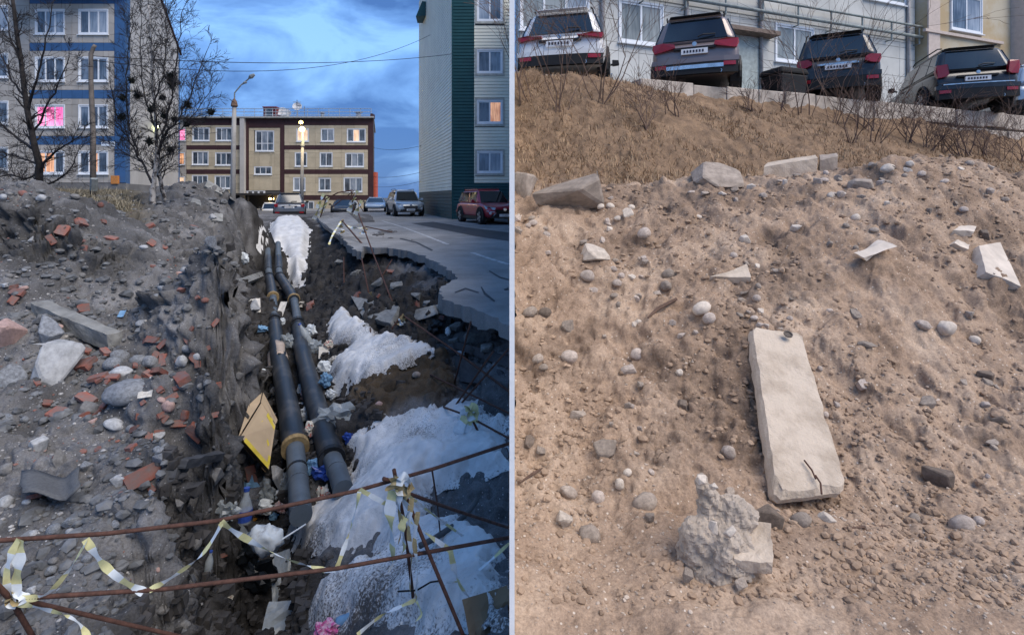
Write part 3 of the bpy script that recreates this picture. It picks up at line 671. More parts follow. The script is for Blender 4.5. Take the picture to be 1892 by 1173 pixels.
q = MB(); q.box(P2[0]+.005, P2[0]+.22, D2+.02, D2+1, Z2(388), Z2(318)); q.build('porch', mat('orange_red_cladding', (.50,.10,.05), .6), MBd)
q = MB(); FM.box(q, A2(690), A2(685.5), Z2(219), Z2(211), -.6, .3); q.build('parapet_block', M_maroon, MBd)
q = MB(); FM.box(q, A2(521), A2(434), Z2(361), Z2(357.5), .06, 2.2)
for u in (436, 476, 519): FM.box(q, A2(u)-.06, A2(u)+.06, Z2(392), Z2(361), 1.9, 2.05)
FM.box(q, A2(520), A2(436), Z2(392), Z2(361.5), .07, .16)
q.build('entrance_canopy', mat('dark_canopy', (.03,.028,.028), .7), MBd)
q = MB(); FM.box(q, A2(510), A2(504), Z2(369), Z2(366), .5, .9); q.build('porch_lamp', mat('porch_lamp_glow', (1,.75,.3), .5, emit=((1,.66,.22), 9)), MBd)
q = MB()
for k in range(4): FM.box(q, A2(472+k*10)-.08, A2(472+k*10)+.08, Z2(357.4), Z2(353.5), 1.6, 1.7)
FM.box(q, A2(503), A2(470), Z2(354), Z2(353), 1.6, 1.7); q.build('canopy_rail', M_frame, MBd)
# roof furniture
M_rail = mat('grey_rail', (.30,.36,.42), .5)
q = MB()
for vv in (200.5, 206.5, 212.5): q.tube([(P2[0]-aM, D2+.2, Z2(vv)), (P2[0]-.3, D2+.2, Z2(vv))], .035, 4)
a = 0.3
while a < aM: q.tube([(P2[0]-a, D2+.2, Z2(219)), (P2[0]-a, D2+.2, Z2(200))], .03, 4); a += 1.15
q.build('roof_railing', M_rail, MBd)
dm = MB(); FM.box(dm, A2(508), A2(484), Z2(219), Z2(197.5), -2.5, -.3); FM.box(dm, A2(509), A2(483), Z2(198.4), Z2(196.5), -2.6, -.2)
dmo = dm.build('roof_dormer', mat('maroon_red', (.17,.03,.035), .6), MBd); FM2 = Facade((P2[0], D2+.3), (-1,0), (0,-1)); 
q = MB(); FM2.box(q, A2(502), A2(489), Z2(217.5), Z2(199.5), .0, .03); q.build('dormer_frame', M_frame, dmo)
q = MB(); FM2.box(q, A2(501), A2(490), Z2(216.5), Z2(200.5), .031, .045); q.build('dormer_pane', G_blue, dmo)
M_metal = mat('grey_metal', (.35,.36,.38), .45, metal=.7)
for u, vt, r in ((583,205,.2),(652,203.5,.3)):
    q = MB(); q.lathe((P2[0]-A2(u), D2+2, Z2(222)), (0,0,1), [(0,r),((222-vt)/F*D2,r),((222-vt)/F*D2+.06,r*1.7),((222-vt)/F*D2+.2,r*.4)], 12); q.build('roof_vent', M_metal, MBd, smooth=False)
def dish(x, yy, z, r, name='satellite_dish', par=MBd):
    q = MB(); q.lathe((x, yy, z), (.25,-1,.45), [(.0,.02),(.03,r*.5),(.12,r),(.14,r),(.06,r*.5),(.03,.02)], 14); q.tube([(x,yy,z),(x,yy+.2,Z2(220))], .04, 5); q.tube([(x,yy,z-.3),(x+.2,yy-.6,z+.1)], .03, 4)
    q.build(name, mat('dish_grey', (.45,.46,.48), .5), par)
dish(P2[0]-A2(514), D2+1, Z2(205), .55); dish(P2[0]-A2(517.5), D2+1.6, Z2(206), .5); dish(P2[0]-A2(538.5), D2+1.5, Z2(193.5), .5)
q = MB(); xx = P2[0]-A2(538); q.tube([(xx, D2+1.5, Z2(220)), (xx, D2+1.5, Z2(180))], .045, 5)
for vv in (184, 190): q.tube([(xx-.45, D2+1.5, Z2(vv)), (xx+.45, D2+1.5, Z2(vv+.5))], .03, 4)
q.tube([(xx, D2+1.5, Z2(190)), (P2[0]-A2(528), D2+1.5, Z2(220))], .02, 4); xx = P2[0]-A2(552); q.tube([(xx, D2+1.5, Z2(220)), (xx, D2+1.5, Z2(192))], .04, 5)
q.build('roof_antenna', M_metal, MBd)

# ---- green and cream sided block next to the wall
D3 = 28.
X3 = lambda u: (u-U0)/F*D3; Z3 = lambda v: zat(v, D3)
TB = empty('apartment_block', (X3(880), D3, Z3(412)), label='tall block with dark green corner strip and cream horizontal siding', cat='building')
xr = -.03; c0 = Vector((X3(836), D3)); c1 = Vector(((775-U0)/F*40, 40)); ztop = Z3(-150); zbt = ROADZ-.3
q = MB(); q.add([(c0.x,c0.y,zbt),(xr,D3,zbt),(xr,44,zbt),(c1.x,c1.y,zbt),(c0.x,c0.y,ztop),(xr,D3,ztop),(xr,44,ztop),(c1.x,c1.y,ztop)], [(0,1,5,4),(1,2,6,5),(2,3,7,6),(3,0,4,7),(4,5,6,7)])
q.build('wall', M_joint, TB)
FF = Facade(c0, (1,0), (0,-1)); FT = Facade(c0, c1-c0, (-1,-.34)); lenF = xr-c0.x; lenT = (c1-c0).length
M_green = mat('dark_green_siding', (.008,.055,.060), .45, var=.15, scale=2, coords='World'); M_cream = mat('cream_siding', (.74,.71,.58), .55, var=.08, scale=1, coords='World')
def siding(Fc, a0, a1, z0, z1, m, name, pitch=.18, holes=()):
    q = MB(); z = z0
    while z < z1-.02:
        zt = min(z+pitch, z1); segs = [(a0, a1)]
        for h in holes:
            if h[2] < (z+zt)/2 < h[3]:
                ns = []
                for s in segs:
                    if h[0] > s[0]: ns.append((s[0], min(h[0], s[1])))
                    if h[1] < s[1]: ns.append((max(h[1], s[0]), s[1]))
                segs = ns
        for s in segs:
            if s[1]-s[0] > .01:
                q.add([Fc.pt(s[0],z,.002),Fc.pt(s[1],z,.002),Fc.pt(s[0],z,.05),Fc.pt(s[1],z,.05),Fc.pt(s[0],zt-.03,.035),Fc.pt(s[1],zt-.03,.035),Fc.pt(s[0],zt,.012),Fc.pt(s[1],zt,.012),], [(0,1,3,2),(2,3,5,4),(4,5,7,6)])
        z = zt
    o = q.build(name, m, TB); o['kind'] = 'stuff'; return o
aT = X3(876)-c0.x
w3 = [(-112,-60),(-20,41),(92,137),(185,230),(279,321)]
w3 = [(X3(881)-c0.x, X3(929)-c0.x, Z3(b_), Z3(t_)) for t_, b_ in w3]
siding(FF, 0.02, aT, ROADZ, ztop, M_green, 'green_siding'); siding(FF, aT+.01, lenF, Z3(338), ztop, M_cream, 'cream_siding', holes=[(h[0]-.09,h[1]+.09,h[2]-.12,h[3]+.09) for h in w3])
siding(FF, aT+.01, lenF, ROADZ, Z3(338)-.01, M_green, 'green_siding')
# side wall: cream above a slanting green foot
siding(FT, .02, lenT, ROADZ+1.6, ztop, M_cream, 'cream_siding', pitch=.2); siding(FT, .02, lenT, ROADZ, ROADZ+1.59, M_green, 'green_siding', pitch=.2)
q = MB(); q.hexa([FF.pt(-.03,zbt,-.03),FF.pt(.05,zbt,-.03),FF.pt(.05,zbt,.06),FF.pt(-.03,zbt,.06),FF.pt(-.03,ztop,-.03),FF.pt(.05,ztop,-.03),FF.pt(.05,ztop,.06),FF.pt(-.03,ztop,.06)]); q.build('corner_trim', M_green, TB)
for k, h in enumerate(w3):
    q = MB()
    for bb in ((h[0]-.09,h[1]+.09,h[3]+.001,h[3]+.09),(h[0]-.09,h[1]+.09,h[2]-.12,h[2]-.001),(h[0]-.09,h[0],h[2],h[3]),(h[1],h[1]+.09,h[2],h[3])): FF.box(q, bb[0], bb[1], bb[2], bb[3], -.06, .085)
    q.build('window_surround', mat('cream_trim', (.42,.41,.36), .5) if k == 0 else bpy.data.materials['cream_trim'], TB)
    FF.window(TB, h[0]+.055, h[1]-.055, h[2]+.075, h[3]-.075, M_frame, [[G_blue,G_blue],[G_pale,G_dark],[G_dark,G_blue],[G_dark,G_orange],[G_blue,G_pale]][k], 2, sill=False)
q = MB(); p = c0.lerp(c1, .72); q.hexa([(p.x-.02,p.y,Z3(60)+4.0),(p.x-.75,p.y-.1,Z3(60)+3.9),(p.x-.9,p.y+1.3,Z3(60)+3.9),(p.x-.1,p.y+1.6,Z3(60)+4.0),(p.x-.02,p.y,Z3(60)+5.0),(p.x-.3,p.y-.1,Z3(60)+5.0),(p.x-.4,p.y+1.3,Z3(60)+5.0),(p.x-.1,p.y+1.6,Z3(60)+5.0)])
q.build('wall_hood', M_green, TB)

# ---- right: grey-white block and ochre block above the car park
nW = Vector((-_k, 1)).normalized(); dW = Vector((1, _k)).normalized()
def on_line(s, off): d = wall_d(s, off); return Vector((s*d, d))
OFFB = 6.6; DZ = E+2.38
RB0 = on_line(.012, OFFB)
FRB = Facade(RB0, dW, -nW)
def aR(u): p = on_line((u-U0)/F, OFFB); return (p-RB0).dot(dW)
def zR(u, v): return zat(v, wall_d((u-U0)/F, OFFB))
aEnd = aR(1690)
M_gw = mat('grey_white_render', (.50,.50,.47), .85, var=.16, scale=.9, bump=.25, bscale=12, coords='World')
M_gw2 = mat('grey_white_panel', (.54,.535,.50), .85, var=.14, scale=.8, rnd=.08, bump=.2, bscale=12, coords='World')
M_ochre = mat('ochre_render', (.44,.33,.19), .85, col2=(.50,.44,.33), scale=.55, coords='World', bump=.2, bscale=14, pos=(.42,.6))
GB = empty('apartment_house', (*(RB0+dW*8), DZ), label='long grey-white apartment house behind the parked cars', cat='building')
q = MB(); r0, r1 = FRB.pt(0,0,0), FRB.pt(aEnd-.02,0,0); r2, r3 = FRB.pt(aEnd-.02,0,-9), Vector((r0.x, r0.y+11, 0))
q.hexa([(p.x,p.y,z) for z in (DZ-.4, DZ+9) for p in (r0,r1,r2,r3)]); q.build('wall', M_gw, GB)
wr = []
for (ua, ub, vb, vt, n_) in [(962,1085,75,-25,3),(1144,1222,80,8,2),(1432,1500,110,38,2)]:
    uc = (ua+ub)/2; wr.append((aR(ua), aR(ub), zR(uc, vb), zR(uc, vt), n_))
zf = zR(1180, 80); hW = wr[1][3]-wr[1][2]
wr = [(w_[0], w_[1], zf, zf+hW*(1.25 if k == 0 else 1), w_[4]) for k, w_ in enumerate(wr)]
wr += [(aR(1330), aR(1440), zf+3.05, zf+4.8, 3), (aR(1595), aR(1672), zf+3.05, zf+4.8, 2), (aR(1144), aR(1222), zf+3.05, zf+4.8, 2), (aR(970), aR(1060), zf+3.05, zf+4.8, 3)]
hr = [(w_[0]-.05, w_[1]+.05, w_[2]-.07, w_[3]+.07) for w_ in wr]
pz = zR(1420, 30)
door = (aR(1348), aR(1402), DZ, zR(1375, 70))
clad(FRB, GB, [(0.01, aEnd-.05, DZ+1.0, pz-.15, M_gw2, 2.2, 1.55), (0.01, aEnd-.05, pz-.1, DZ+8.9, M_gw2, 2.9, 1.5)], hr+[door], 0, 0, .04)
G_r = glass_mat('dull_glass', (.12,.14,.14), (.27,.29,.28))
for w_ in wr: FRB.window(GB, w_[0], w_[1], w_[2], w_[3], M_frame, [G_r, G_r, G_pale], w_[4])
q = MB(); FRB.box(q, door[0], door[1], DZ, door[3], .0, .06); q.build('door', mat('pale_green_door', (.40,.44,.41), .6), GB)
q = MB(); FRB.box(q, door[0]-.9, door[1]+.5, door[3]+.05, door[3]+.2, .05, .55); q.build('door_canopy', mat('brown_canopy', (.20,.15,.12), .8), GB)
M_pipeg = mat('grey_green_pipe', (.24,.27,.26), .6)
for dz, r in ((0, .07), (.45, .05)):
    q = MB(); q.tube([FRB.pt(.1, pz+dz, .3), FRB.pt(aEnd+9.2, pz+dz, .3)], r, 8); o = q.build('gas_pipe', M_pipeg, GB, smooth=True)
for k in range(11):
    a = .9+k*aEnd/10.6; q = MB(); q.tube([FRB.pt(a, pz+.5, .28), FRB.pt(a, pz-.3, .28), FRB.pt(a, pz-.3, .0)], .035, 6); q.build('pipe_bracket', M_pipeg, GB)
for u in (1110, 1265, 1402, 1673):
    q = MB(); q.tube([FRB.pt(aR(u), DZ+.1, .12), FRB.pt(aR(u), DZ+8.9, .12)], .07, 8); q.build('downpipe', mat('downpipe_grey', (.33,.31,.30), .6) if u == 1110 else bpy.data.materials['downpipe_grey'], GB, smooth=True)
OB = empty('apartment_house', (*(RB0+dW*(aEnd+5)), DZ), label='ochre plastered house with a white window at top right', cat='building')
q = MB(); FRB.box(q, aEnd, aEnd+14, DZ-.4, DZ+10, -9, .5); q.build('wall', M_ochre, OB)
q = MB(); FRB.box(q, aEnd-.005, aEnd+.75, DZ-.4, DZ+10, .501, .56); q.build('corner_trim', mat('pale_pink_render', (.55,.46,.40), .85, var=.1), OB)
FOB = Facade(RB0-nW*.5, dW, -nW)
def aO(u): p = on_line((u-U0)/F, OFFB-.55); return (p-RB0).dot(dW)
zo = zat(58, wall_d((1785-U0)/F, OFFB-.55)); FOB.window(OB, aO(1757), aO(1812), zo, zo+1.55, M_frame, [G_blue, G_pale], 2)
FOB.window(OB, aO(1757), aO(1812), zo+3.0, zo+4.55, M_frame, [G_blue, G_pale], 2)
for k, z in enumerate((zo-.35,)):
    q = MB(); FOB.box(q, aO(1700)+.2, aO(1850), z, z+.12, .0, .12); q.build('ledge', bpy.data.materials['pale_pink_render'], OB)
q = MB(); FOB.box(q, aO(1868), aO(1890), zo-2.5, zo+6, .001, .5); q.build('pilaster', bpy.data.materials['pale_pink_render'], OB)

# ---- low concrete retaining wall of the car park: separate blocks
M_conc = mat('weathered_concrete', (.46,.40,.34), .9, var=.35, scale=3.5, bump=.4, bscale=25, rnd=.12)
RW = empty('retaining_wall', (*on_line(.3, 0), DZ-.4), label='low weathered concrete block wall in front of the parked cars', cat='wall')
FW = Facade(on_line(.012, 0), dW, -nW); a = 2.6
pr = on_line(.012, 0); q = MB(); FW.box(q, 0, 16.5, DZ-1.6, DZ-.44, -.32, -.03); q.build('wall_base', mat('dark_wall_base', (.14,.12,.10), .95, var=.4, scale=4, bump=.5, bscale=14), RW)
while a < 16.5:
    w_ = random.uniform(.75, 1.35); q = MB(); FW.box(q, a+.012, a+w_-.012, DZ-.43+random.uniform(-.03,.02), DZ+.0+random.uniform(-.03,.03), -.36, random.uniform(.0,.06))
    q.build('block', M_conc, RW, bevel=.02); a += w_
a = 2.8
while a < 16.4:
    w_ = random.uniform(.6, 1.2); q = MB(); FW.box(q, a+.012, a+w_-.012, DZ-.88+random.uniform(-.03,.02), DZ-.50+random.uniform(-.02,.02), -.2, random.uniform(-.02,.12))
    if random.random() < .75: q.build('block', M_conc, RW, bevel=.025)
    a += w_
# ================================================================ CARS
M_tyre = mat('tyre_rubber', (.018,.018,.018), .85, var=.2); M_rim = mat('wheel_rim', (.45,.46,.48), .35, metal=.8)
M_cglass = mat('car_glass', (.012,.014,.016), .05, var=.05, spec=.9); M_black = mat('black_plastic', (.014,.014,.015), .6, var=.1)
M_red = mat('red_lamp_glass', (.30,.008,.014), .2, var=.1, spec=.7); M_clear = mat('headlamp_glass', (.45,.50,.55), .15, var=.15, spec=.8)
M_chrome = mat('chrome_trim', (.62,.62,.62), .25, metal=.9); M_plate = mat('number_plate', (.72,.72,.72), .5, var=.03); M_ptext = mat('plate_lettering', (.03,.03,.05), .6, var=0)
def paint(name, c, metal=.25): 
    m = mat(name, c, .38, metal=metal, var=.05, spec=.5, scale=2); m.node_tree.nodes['Principled BSDF'].inputs['Coat Weight'].default_value = .6; m.node_tree.nodes['Principled BSDF'].inputs['Coat Roughness'].default_value = .12; return m
def car(label, pos, heading, paint_m, L=4.6, Wd=1.85, H=1.68, style='suv', front=None, rear=None, group=None, name='parked_car', belt=None, hood=1.0, hood_len=.24, plate=None, tail='oval', rim=None):
    """forward is +y in the car's own frame; heading is the angle of forward from world +y, clockwise to +x"""
    C = empty(name, pos, -heading, label, 'car', group)
    w = Wd/2; zb = .24; belt = belt or H*.60; yr, yf = -L/2, L/2
    rear_top_in = .28 if style == 'suv' else .75; boot = .12 if style == 'suv' else .95
    # lower body: stations along the length
    st = [(yr,      w*.86, zb+.10, belt*.72), (yr+.06, w*.94, zb+.02, belt*.93), (yr+.30, w*.99, zb, belt), (yr+L*.35, w, zb, belt), (yf-L*(hood_len+.08), w, zb, belt*.985),
          (yf-L*hood_len, w*.995, zb, belt*.96*hood), (yf-.55, w*.97, zb, belt*.90*hood), (yf-.14, w*.90, zb+.04, belt*.80*hood), (yf, w*.78, zb+.10, belt*.64*hood)]
    vs, fs, n = [], [], 12
    for (yy, ww, z0, z1) in st:
        m_ = z0+(z1-z0)*.55
        half = [(ww*.80, z0), (ww*.97, z0+.10), (ww, m_), (ww*.985, z1-.10), (ww*.93, z1-.02), (ww*.70, z1+.02)]
        for (px, pz_) in half: vs.append((px, yy, pz_))
        for (px, pz_) in reversed(half): vs.append((-px, yy, pz_))
    for i in range(len(st)-1):
        for k in range(n): fs.append((i*n+k, i*n+(k+1)%n, (i+1)*n+(k+1)%n, (i+1)*n+k))
    fs.append(tuple(range(n-1,-1,-1))); fs.append(tuple((len(st)-1)*n+k for k in range(n)))
    q = MB(); q.add(vs, fs); body = q.build('body', paint_m, C, smooth=True, local=True)
    sb = body.modifiers.new('sub', 'SUBSURF'); sb.levels = sb.render_levels = 2
    # cabin
    yb0, yb1 = yr+boot, yf-L*hood_len-.02; yt0, yt1 = yb0+rear_top_in, yb1-(.75 if style == 'suv' else .95)
    cb = [(-w*.93, yb0, belt-.04), (w*.93, yb0, belt-.04), (w*.93, yb1, belt-.08), (-w*.93, yb1, belt-.08)]
    ct = [(-w*.70, yt0, H-.05), (w*.70, yt0, H-.05), (w*.70, yt1, H-.04), (-w*.70, yt1, H-.04)]
    q = MB(); q.hexa(cb+ct); cab = q.build('cabin', paint_m, C, smooth=True, local=True); bv = cab.modifiers.new('bevel', 'BEVEL'); bv.width = .17; bv.segments = 5; bv.limit_method = 'NONE'
    q = MB(); q.box(-w*.62, w*.62, yt0+.12, yt1-.1, H-.06, H+.0); q.build('roof_panel', paint_m, C, local=True, bevel=.02)
    def pane(nm, a, b, c, d, m, off=.012, inset=(.08,.10)):
        a, b, c, d = map(Vector, (a, b, c, d)); nn = (b-a).cross(d-a).normalized(); ctr = (a+b+c+d)/4
        P = []
        for p, u1, v1 in ((a,b,d),(b,a,c),(c,d,b),(d,c,a)): P.append(p+(u1-p)*inset[0]+(v1-p)*inset[1])
        if nn.dot(ctr-Vector((0,0,H*.5))) < 0: nn = -nn
        q = MB(); q.slab([p-nn*.03 for p in P], nn*(.03+off)); return q.build(nm, m, C, local=True)
    pane('rear_window', cb[0], cb[1], ct[1], ct[0], M_cglass, .006, (.10,.13)); pane('windscreen', cb[2], cb[3], ct[3], ct[2], M_cglass, .006, (.07,.10))
    for sx in (-1, 1):
        i, j = (1, 2) if sx > 0 else (0, 3); Bm = lambda t: Vector(cb[i]).lerp(Vector(cb[j]), t); Tm = lambda t: Vector(ct[i]).lerp(Vector(ct[j]), t)
        for t0, t1 in ((.03,.20),(.21,.53),(.55,.88)): pane('side_window', Bm(t0), Bm(t1), Tm(t1 if t1 < .8 else 1), Tm(t0), M_cglass, .008, (.03,.15))
        # wheels
        for yw in (yr+L*.185, yf-L*.19):
            c_ = Vector((sx*(w-.03), yw, .345)); ax = (sx,0,0)
            q = MB(); q.lathe(c_-Vector((sx*.13,0,0)), ax, [(0,.34),(.0,.345),(.04,.35),(.16,.35),(.20,.34),(.20,.23),(.17,.22)], 22); wh = q.build('wheel', M_tyre, C, smooth=False, local=True)
            q = MB(); q.lathe(c_-Vector((sx*.02,0,0)), ax, [(0,.23),(.065,.235),(.06,.20),(.05,.05),(.07,.045),(.07,.01)], 18)
            for k in range(5):
                a = k*2*math.pi/5; d_ = Vector((0,math.cos(a),math.sin(a))); e_ = Vector((0,-math.sin(a),math.cos(a))); p0 = c_+Vector((sx*.045,0,0))
                q.slab([p0+d_*.04+e_*.03, p0+d_*.22+e_*.045, p0+d_*.22-e_*.045, p0+d_*.04-e_*.03], (sx*.03,0,0))
            q.build('rim', rim or M_rim, wh, local=True)
            q = MB(); pts = []
            for k in range(13):
                a = math.pi*k/12*1.16-.25; pts.append((sx*(w*.985), yw+.42*math.cos(a), .345+.42*math.sin(a)))
            q.tube(pts, .045, 6); q.lathe((sx*(w-.20), yw, .345), ax, [(0,.40),(.19,.40),(.192,.39)], 20); q.build('wheel_arch', M_black, C, local=True)
        q = MB(); q.tube([(sx*w*.93, yb1-.42, belt+.02), (sx*(w+.05), yb1-.40, belt+.05)], .03, 6); q.hexa([(sx*(w+.02),yb1-.47,belt+.0),(sx*(w+.20),yb1-.45,belt+.02),(sx*(w+.19),yb1-.33,belt+.02),(sx*(w+.02),yb1-.35,belt+.0),(sx*(w+.02),yb1-.47,belt+.15),(sx*(w+.18),yb1-.45,belt+.14),(sx*(w+.17),yb1-.36,belt+.13),(sx*(w+.02),yb1-.37,belt+.15)]); q.build('wing_mirror', paint_m if front else M_black, C, local=True, bevel=.02)
        q = MB(); q.box(sx*w*.985-.015, sx*w*.985+.015, yr+.75, yf-1.25, zb-.02, zb+.13); q.build('sill_trim', M_black, C, local=True)
        for yy in (-.25, .8): 
            q = MB(); q.box(sx*(w*.995)-.012, sx*(w*.995)+.02, yy-.1, yy+.1, belt-.21, belt-.18); q.build('door_handle', M_chrome, C, local=True)
    # rear
    yo = yr-.015
    def curve_y(px): return yo+.10*abs(px/w)**3
    def rbox(nm, x0, x1, z0, z1, m, pr=.03, dy=0, bev=.008, n_=6):
        q = MB(); xs = [x0+(x1-x0)*k/n_ for k in range(n_+1)]; a = [(px, curve_y(px)-pr+dy) for px in xs]
        vs = []; 
        for px, py in a: vs += [(px,py,z0),(px,py,z1),(px,py+.12,z1),(px,py+.12,z0)]
        fs = [(4*k+i, 4*k+(i+1)%4, 4*k+4+(i+1)%4, 4*k+4+i) for k in range(n_) for i in range(4)]+[(0,1,2,3),(4*n_+3,4*n_+2,4*n_+1,4*n_)]
        q.add(vs, fs); return q.build(nm, m, C, local=True)
    lowc = rear.get('low', M_black) if rear else M_black
    bumper = rbox('rear_bumper', -w*.93, w*.93, zb+.02, belt*.50, lowc, .07)
    rbox('bumper_top', -w*.95, w*.95, belt*.50, belt*.60, (rear or {}).get('mid', paint_m), .075)
    if rear:
        for sx in (-1, 1):
            z0, z1 = belt*.76, belt*.985
            if tail == 'tall': z0, z1 = belt*.80, belt*1.16
            if tail == 'thin': z0, z1 = belt*.83, belt*.97
            q = MB(); xi = w*rear.get('tl_in', .45); P = [(sx*w*.90, yo+.06, z0+.01), (sx*w*.72, yo+.02, z0+.03), (sx*xi, yo+.0, z0+.09), (sx*xi*1.04, yo+.0, z1-.06), (sx*w*.70, yo+.02, z1-.01), (sx*w*.93, yo+.075, z1-.02), (sx*w*.95, yo+.09, (z0+z1)/2)]
            q.slab([Vector(p)-Vector((0,.045,0)) for p in P], (0,.13,0)); q.build('tail_lamp', M_red, C, local=True)
            rbox('reflector', sx*w*.62, sx*w*.88, belt*.40, belt*.48, M_red, .085) if sx > 0 else rbox('reflector', -w*.88, -w*.62, belt*.40, belt*.48, M_red, .085)
        rbox('tailgate_trim', -w*.46, w*.46, belt*.80, belt*.845, rear.get('trim', M_black), .035)
        pl = rbox('licence_plate', -.27, .27, belt*.69, belt*.69+.115, M_plate, .04, n_=1)
        q = MB()
        for k in range(7): q.box(-.22+k*.062, -.22+k*.062+.036, yo-.0445, yo-.042, belt*.69+.03, belt*.69+.085)
        q.build('plate_text', M_ptext, pl, local=True)
        if rear.get('skid'): rbox('skid_trim', -w*.62, w*.62, zb+.13, zb+.21, M_chrome, .09)
        if rear.get('line'): rbox('bumper_line', -w*.8, w*.8, belt*.61, belt*.635, M_chrome, .09)
        q = MB(); q.lathe((0, yo-.035, belt*.90), (0,-1,0), [(0,.05),(.012,.047),(.014,.02)], 16); q.build('badge', M_chrome, C, local=True)
        q = MB(); q.lathe((w*.55, yo-.05, zb+.06), (0,-1,0), [(-.2,.04),(0,.04),(0,.03),(-.1,.03)], 10); q.build('exhaust', M_chrome, C, local=True)
        q = MB(); y_t = yt0-.02; q.hexa([(-w*.56,y_t-.10,H-.055),(w*.56,y_t-.10,H-.055),(w*.60,y_t+.12,H-.03),(-w*.60,y_t+.12,H-.03),(-w*.55,y_t-.11,H-.03),(w*.55,y_t-.11,H-.03),(w*.58,y_t+.12,H+.005),(-w*.58,y_t+.12,H+.005)]); q.build('spoiler', M_black if rear.get('dark_spoiler', 1) else paint_m, C, local=True, bevel=.015)
        q = MB(); a_ = Vector(cb[0]).lerp(Vector(cb[1]), .5); b_ = Vector(ct[0]).lerp(Vector(ct[1]), .78); p0 = a_.lerp(b_, .17)+Vector((0,-.05,.02)); p1 = Vector((w*.45, a_.lerp(b_, .28).y-.05, a_.lerp(b_, .26).z)); q.tube([p0, p0.lerp(p1,.3)+Vector((0,-.01,.03)), p1], .016, 5); q.build('wiper', M_black, C, local=True)
    if front:
        yo2 = yf+.005
        def fbox(nm, pts, m, t=.10): q = MB(); q.slab([Vector((p[0], yo2-p[1], p[2])) for p in pts], (0,-t,0)); return q.build(nm, m, C, local=True)
        hz = belt*.72*hood
        fbox('grille', [(-w*.50,-.012,hz-.05),(w*.50,-.012,hz-.05),(w*.40,-.012,hz-.34),(-w*.40,-.012,hz-.34)], M_black)
        fbox('lower_grille', [(-w*.72,.0,zb+.05),(w*.72,.0,zb+.05),(w*.66,-.012,zb+.22),(-w*.66,-.012,zb+.22)], M_black)
        for k in range(3): fbox('grille_bar', [(-w*.47,-.024,hz-.10-.07*k),(w*.47,-.024,hz-.10-.07*k),(w*.46,-.024,hz-.115-.07*k),(-w*.46,-.024,hz-.115-.07*k)], front.get('bar', M_black), .03)
        for sx in (-1, 1):
            q = MB(); q.slab([(sx*w*.50, yo2+.01, hz+.03), (sx*w*.90, yo2-.16, hz+.11), (sx*w*.945, yo2-.40, hz+.13), (sx*w*.93, yo2-.22, hz-.03), (sx*w*.54, yo2+.01, hz-.07)], (-sx*.02,-.12,0)); q.build('headlight', M_clear, C, local=True)
            q = MB(); q.lathe((sx*w*.74, yo2-.055, zb+.27), (0,1,0), [(-.1,.07),(.0,.065),(.012,.05)], 12); q.build('fog_lamp', M_clear, C, local=True)
            q = MB(); q.tube([(sx*w*.92, yo2-.16, hz-.12), (sx*w*.56, yo2+.02, hz-.16), (sx*w*.46, yo2+.025, zb+.30), (sx*w*.62, yo2, zb+.16)], .016, 5); q.build('bumper_trim', M_chrome, C, local=True)
        fbox('skid_plate', [(-w*.6,-.02,zb+.02),(w*.6,-.02,zb+.02),(w*.55,-.03,zb+.055),(-w*.55,-.03,zb+.055)], M_chrome, .05)
        q = MB(); q.lathe((0, yo2+.03, hz-.05), (0,1,0), [(0,.075),(.015,.07),(.017,.03)], 16); q.build('badge', M_chrome, C, local=True)
        pl = fbox('licence_plate', [(-.26,-.035,hz-.36),(.26,-.035,hz-.36),(.26,-.035,hz-.245),(-.26,-.035,hz-.245)], M_plate, .02)
        if front.get('text'):
            cu = bpy.data.curves.new('plate_text', 'FONT'); cu.body = front['text']; cu.size = .105; cu.align_x = 'CENTER'; cu.align_y = 'CENTER'; cu.materials.append(M_ptext)
            t0_ = bpy.data.objects.new('text_source', cu); me_ = bpy.data.meshes.new_from_object(t0_); bpy.data.objects.remove(t0_); t = link('plate_text', me_, pl); t.location = (0, yo2+.037, hz-.303); t.rotation_euler = (math.radians(90), 0, math.radians(180))
        else:
            q = MB()
            for k in range(7): q.box(-.22+k*.062, -.22+k*.062+.036, yo2+.036, yo2+.038, hz-.335, hz-.27)
            q.build('plate_text', M_ptext, pl, local=True)
        for sx in (-1, 1): 
            q = MB(); q.tube([(sx*.1-.2, yb1+.0, belt-.03), (sx*.1+.42, yb1-.12, belt+.08)], .012, 4); q.build('wiper', M_black, C, local=True)
    if style == 'suv':
        for sx in (-1, 1): q = MB(); q.tube([(sx*w*.64, yt0+.1, H+.01), (sx*w*.66, yt0+.3, H+.055), (sx*w*.66, yt1-.4, H+.055), (sx*w*.64, yt1-.15, H+.0)], .018, 5); q.build('roof_rail', M_black, C, local=True)
    return C
P_black = paint('black_paint', (.012,.012,.014)); P_white = paint('white_paint', (.68,.67,.65), 0); P_mauve = paint('taupe_paint', (.20,.155,.145), .4); P_silver = paint('silver_paint', (.42,.45,.48), .6)
P_redc = paint('dark_red_paint', (.38,.022,.040), .3); P_pale = paint('pale_blue_paint', (.42,.50,.58), .4); P_grey = paint('grey_paint', (.17,.185,.21), .5)
def park(u, d, hd, L): return ((u-U0)/F*d+math.sin(hd)*L/2, d+math.cos(hd)*L/2, DZ)
HD = math.radians(21); grpR = 'cars parked behind the low wall'
car('white hatchback parked nose-in at the left end of the car park', park(1034, 10.2, math.radians(13), 4.4), math.radians(13), P_white, 4.4, 1.84, 1.54, 'suv', rear=dict(tl_in=.38, mid=P_white, low=M_black, dark_spoiler=0), group=grpR, rim=M_black, tail='thin')
car('taupe sport utility car with red tail lamps and silver skid trim', park(1283, 10.95, HD, 4.65), HD, P_mauve, 4.65, 1.86, 1.68, 'suv', rear=dict(tl_in=.42, skid=1), group=grpR)
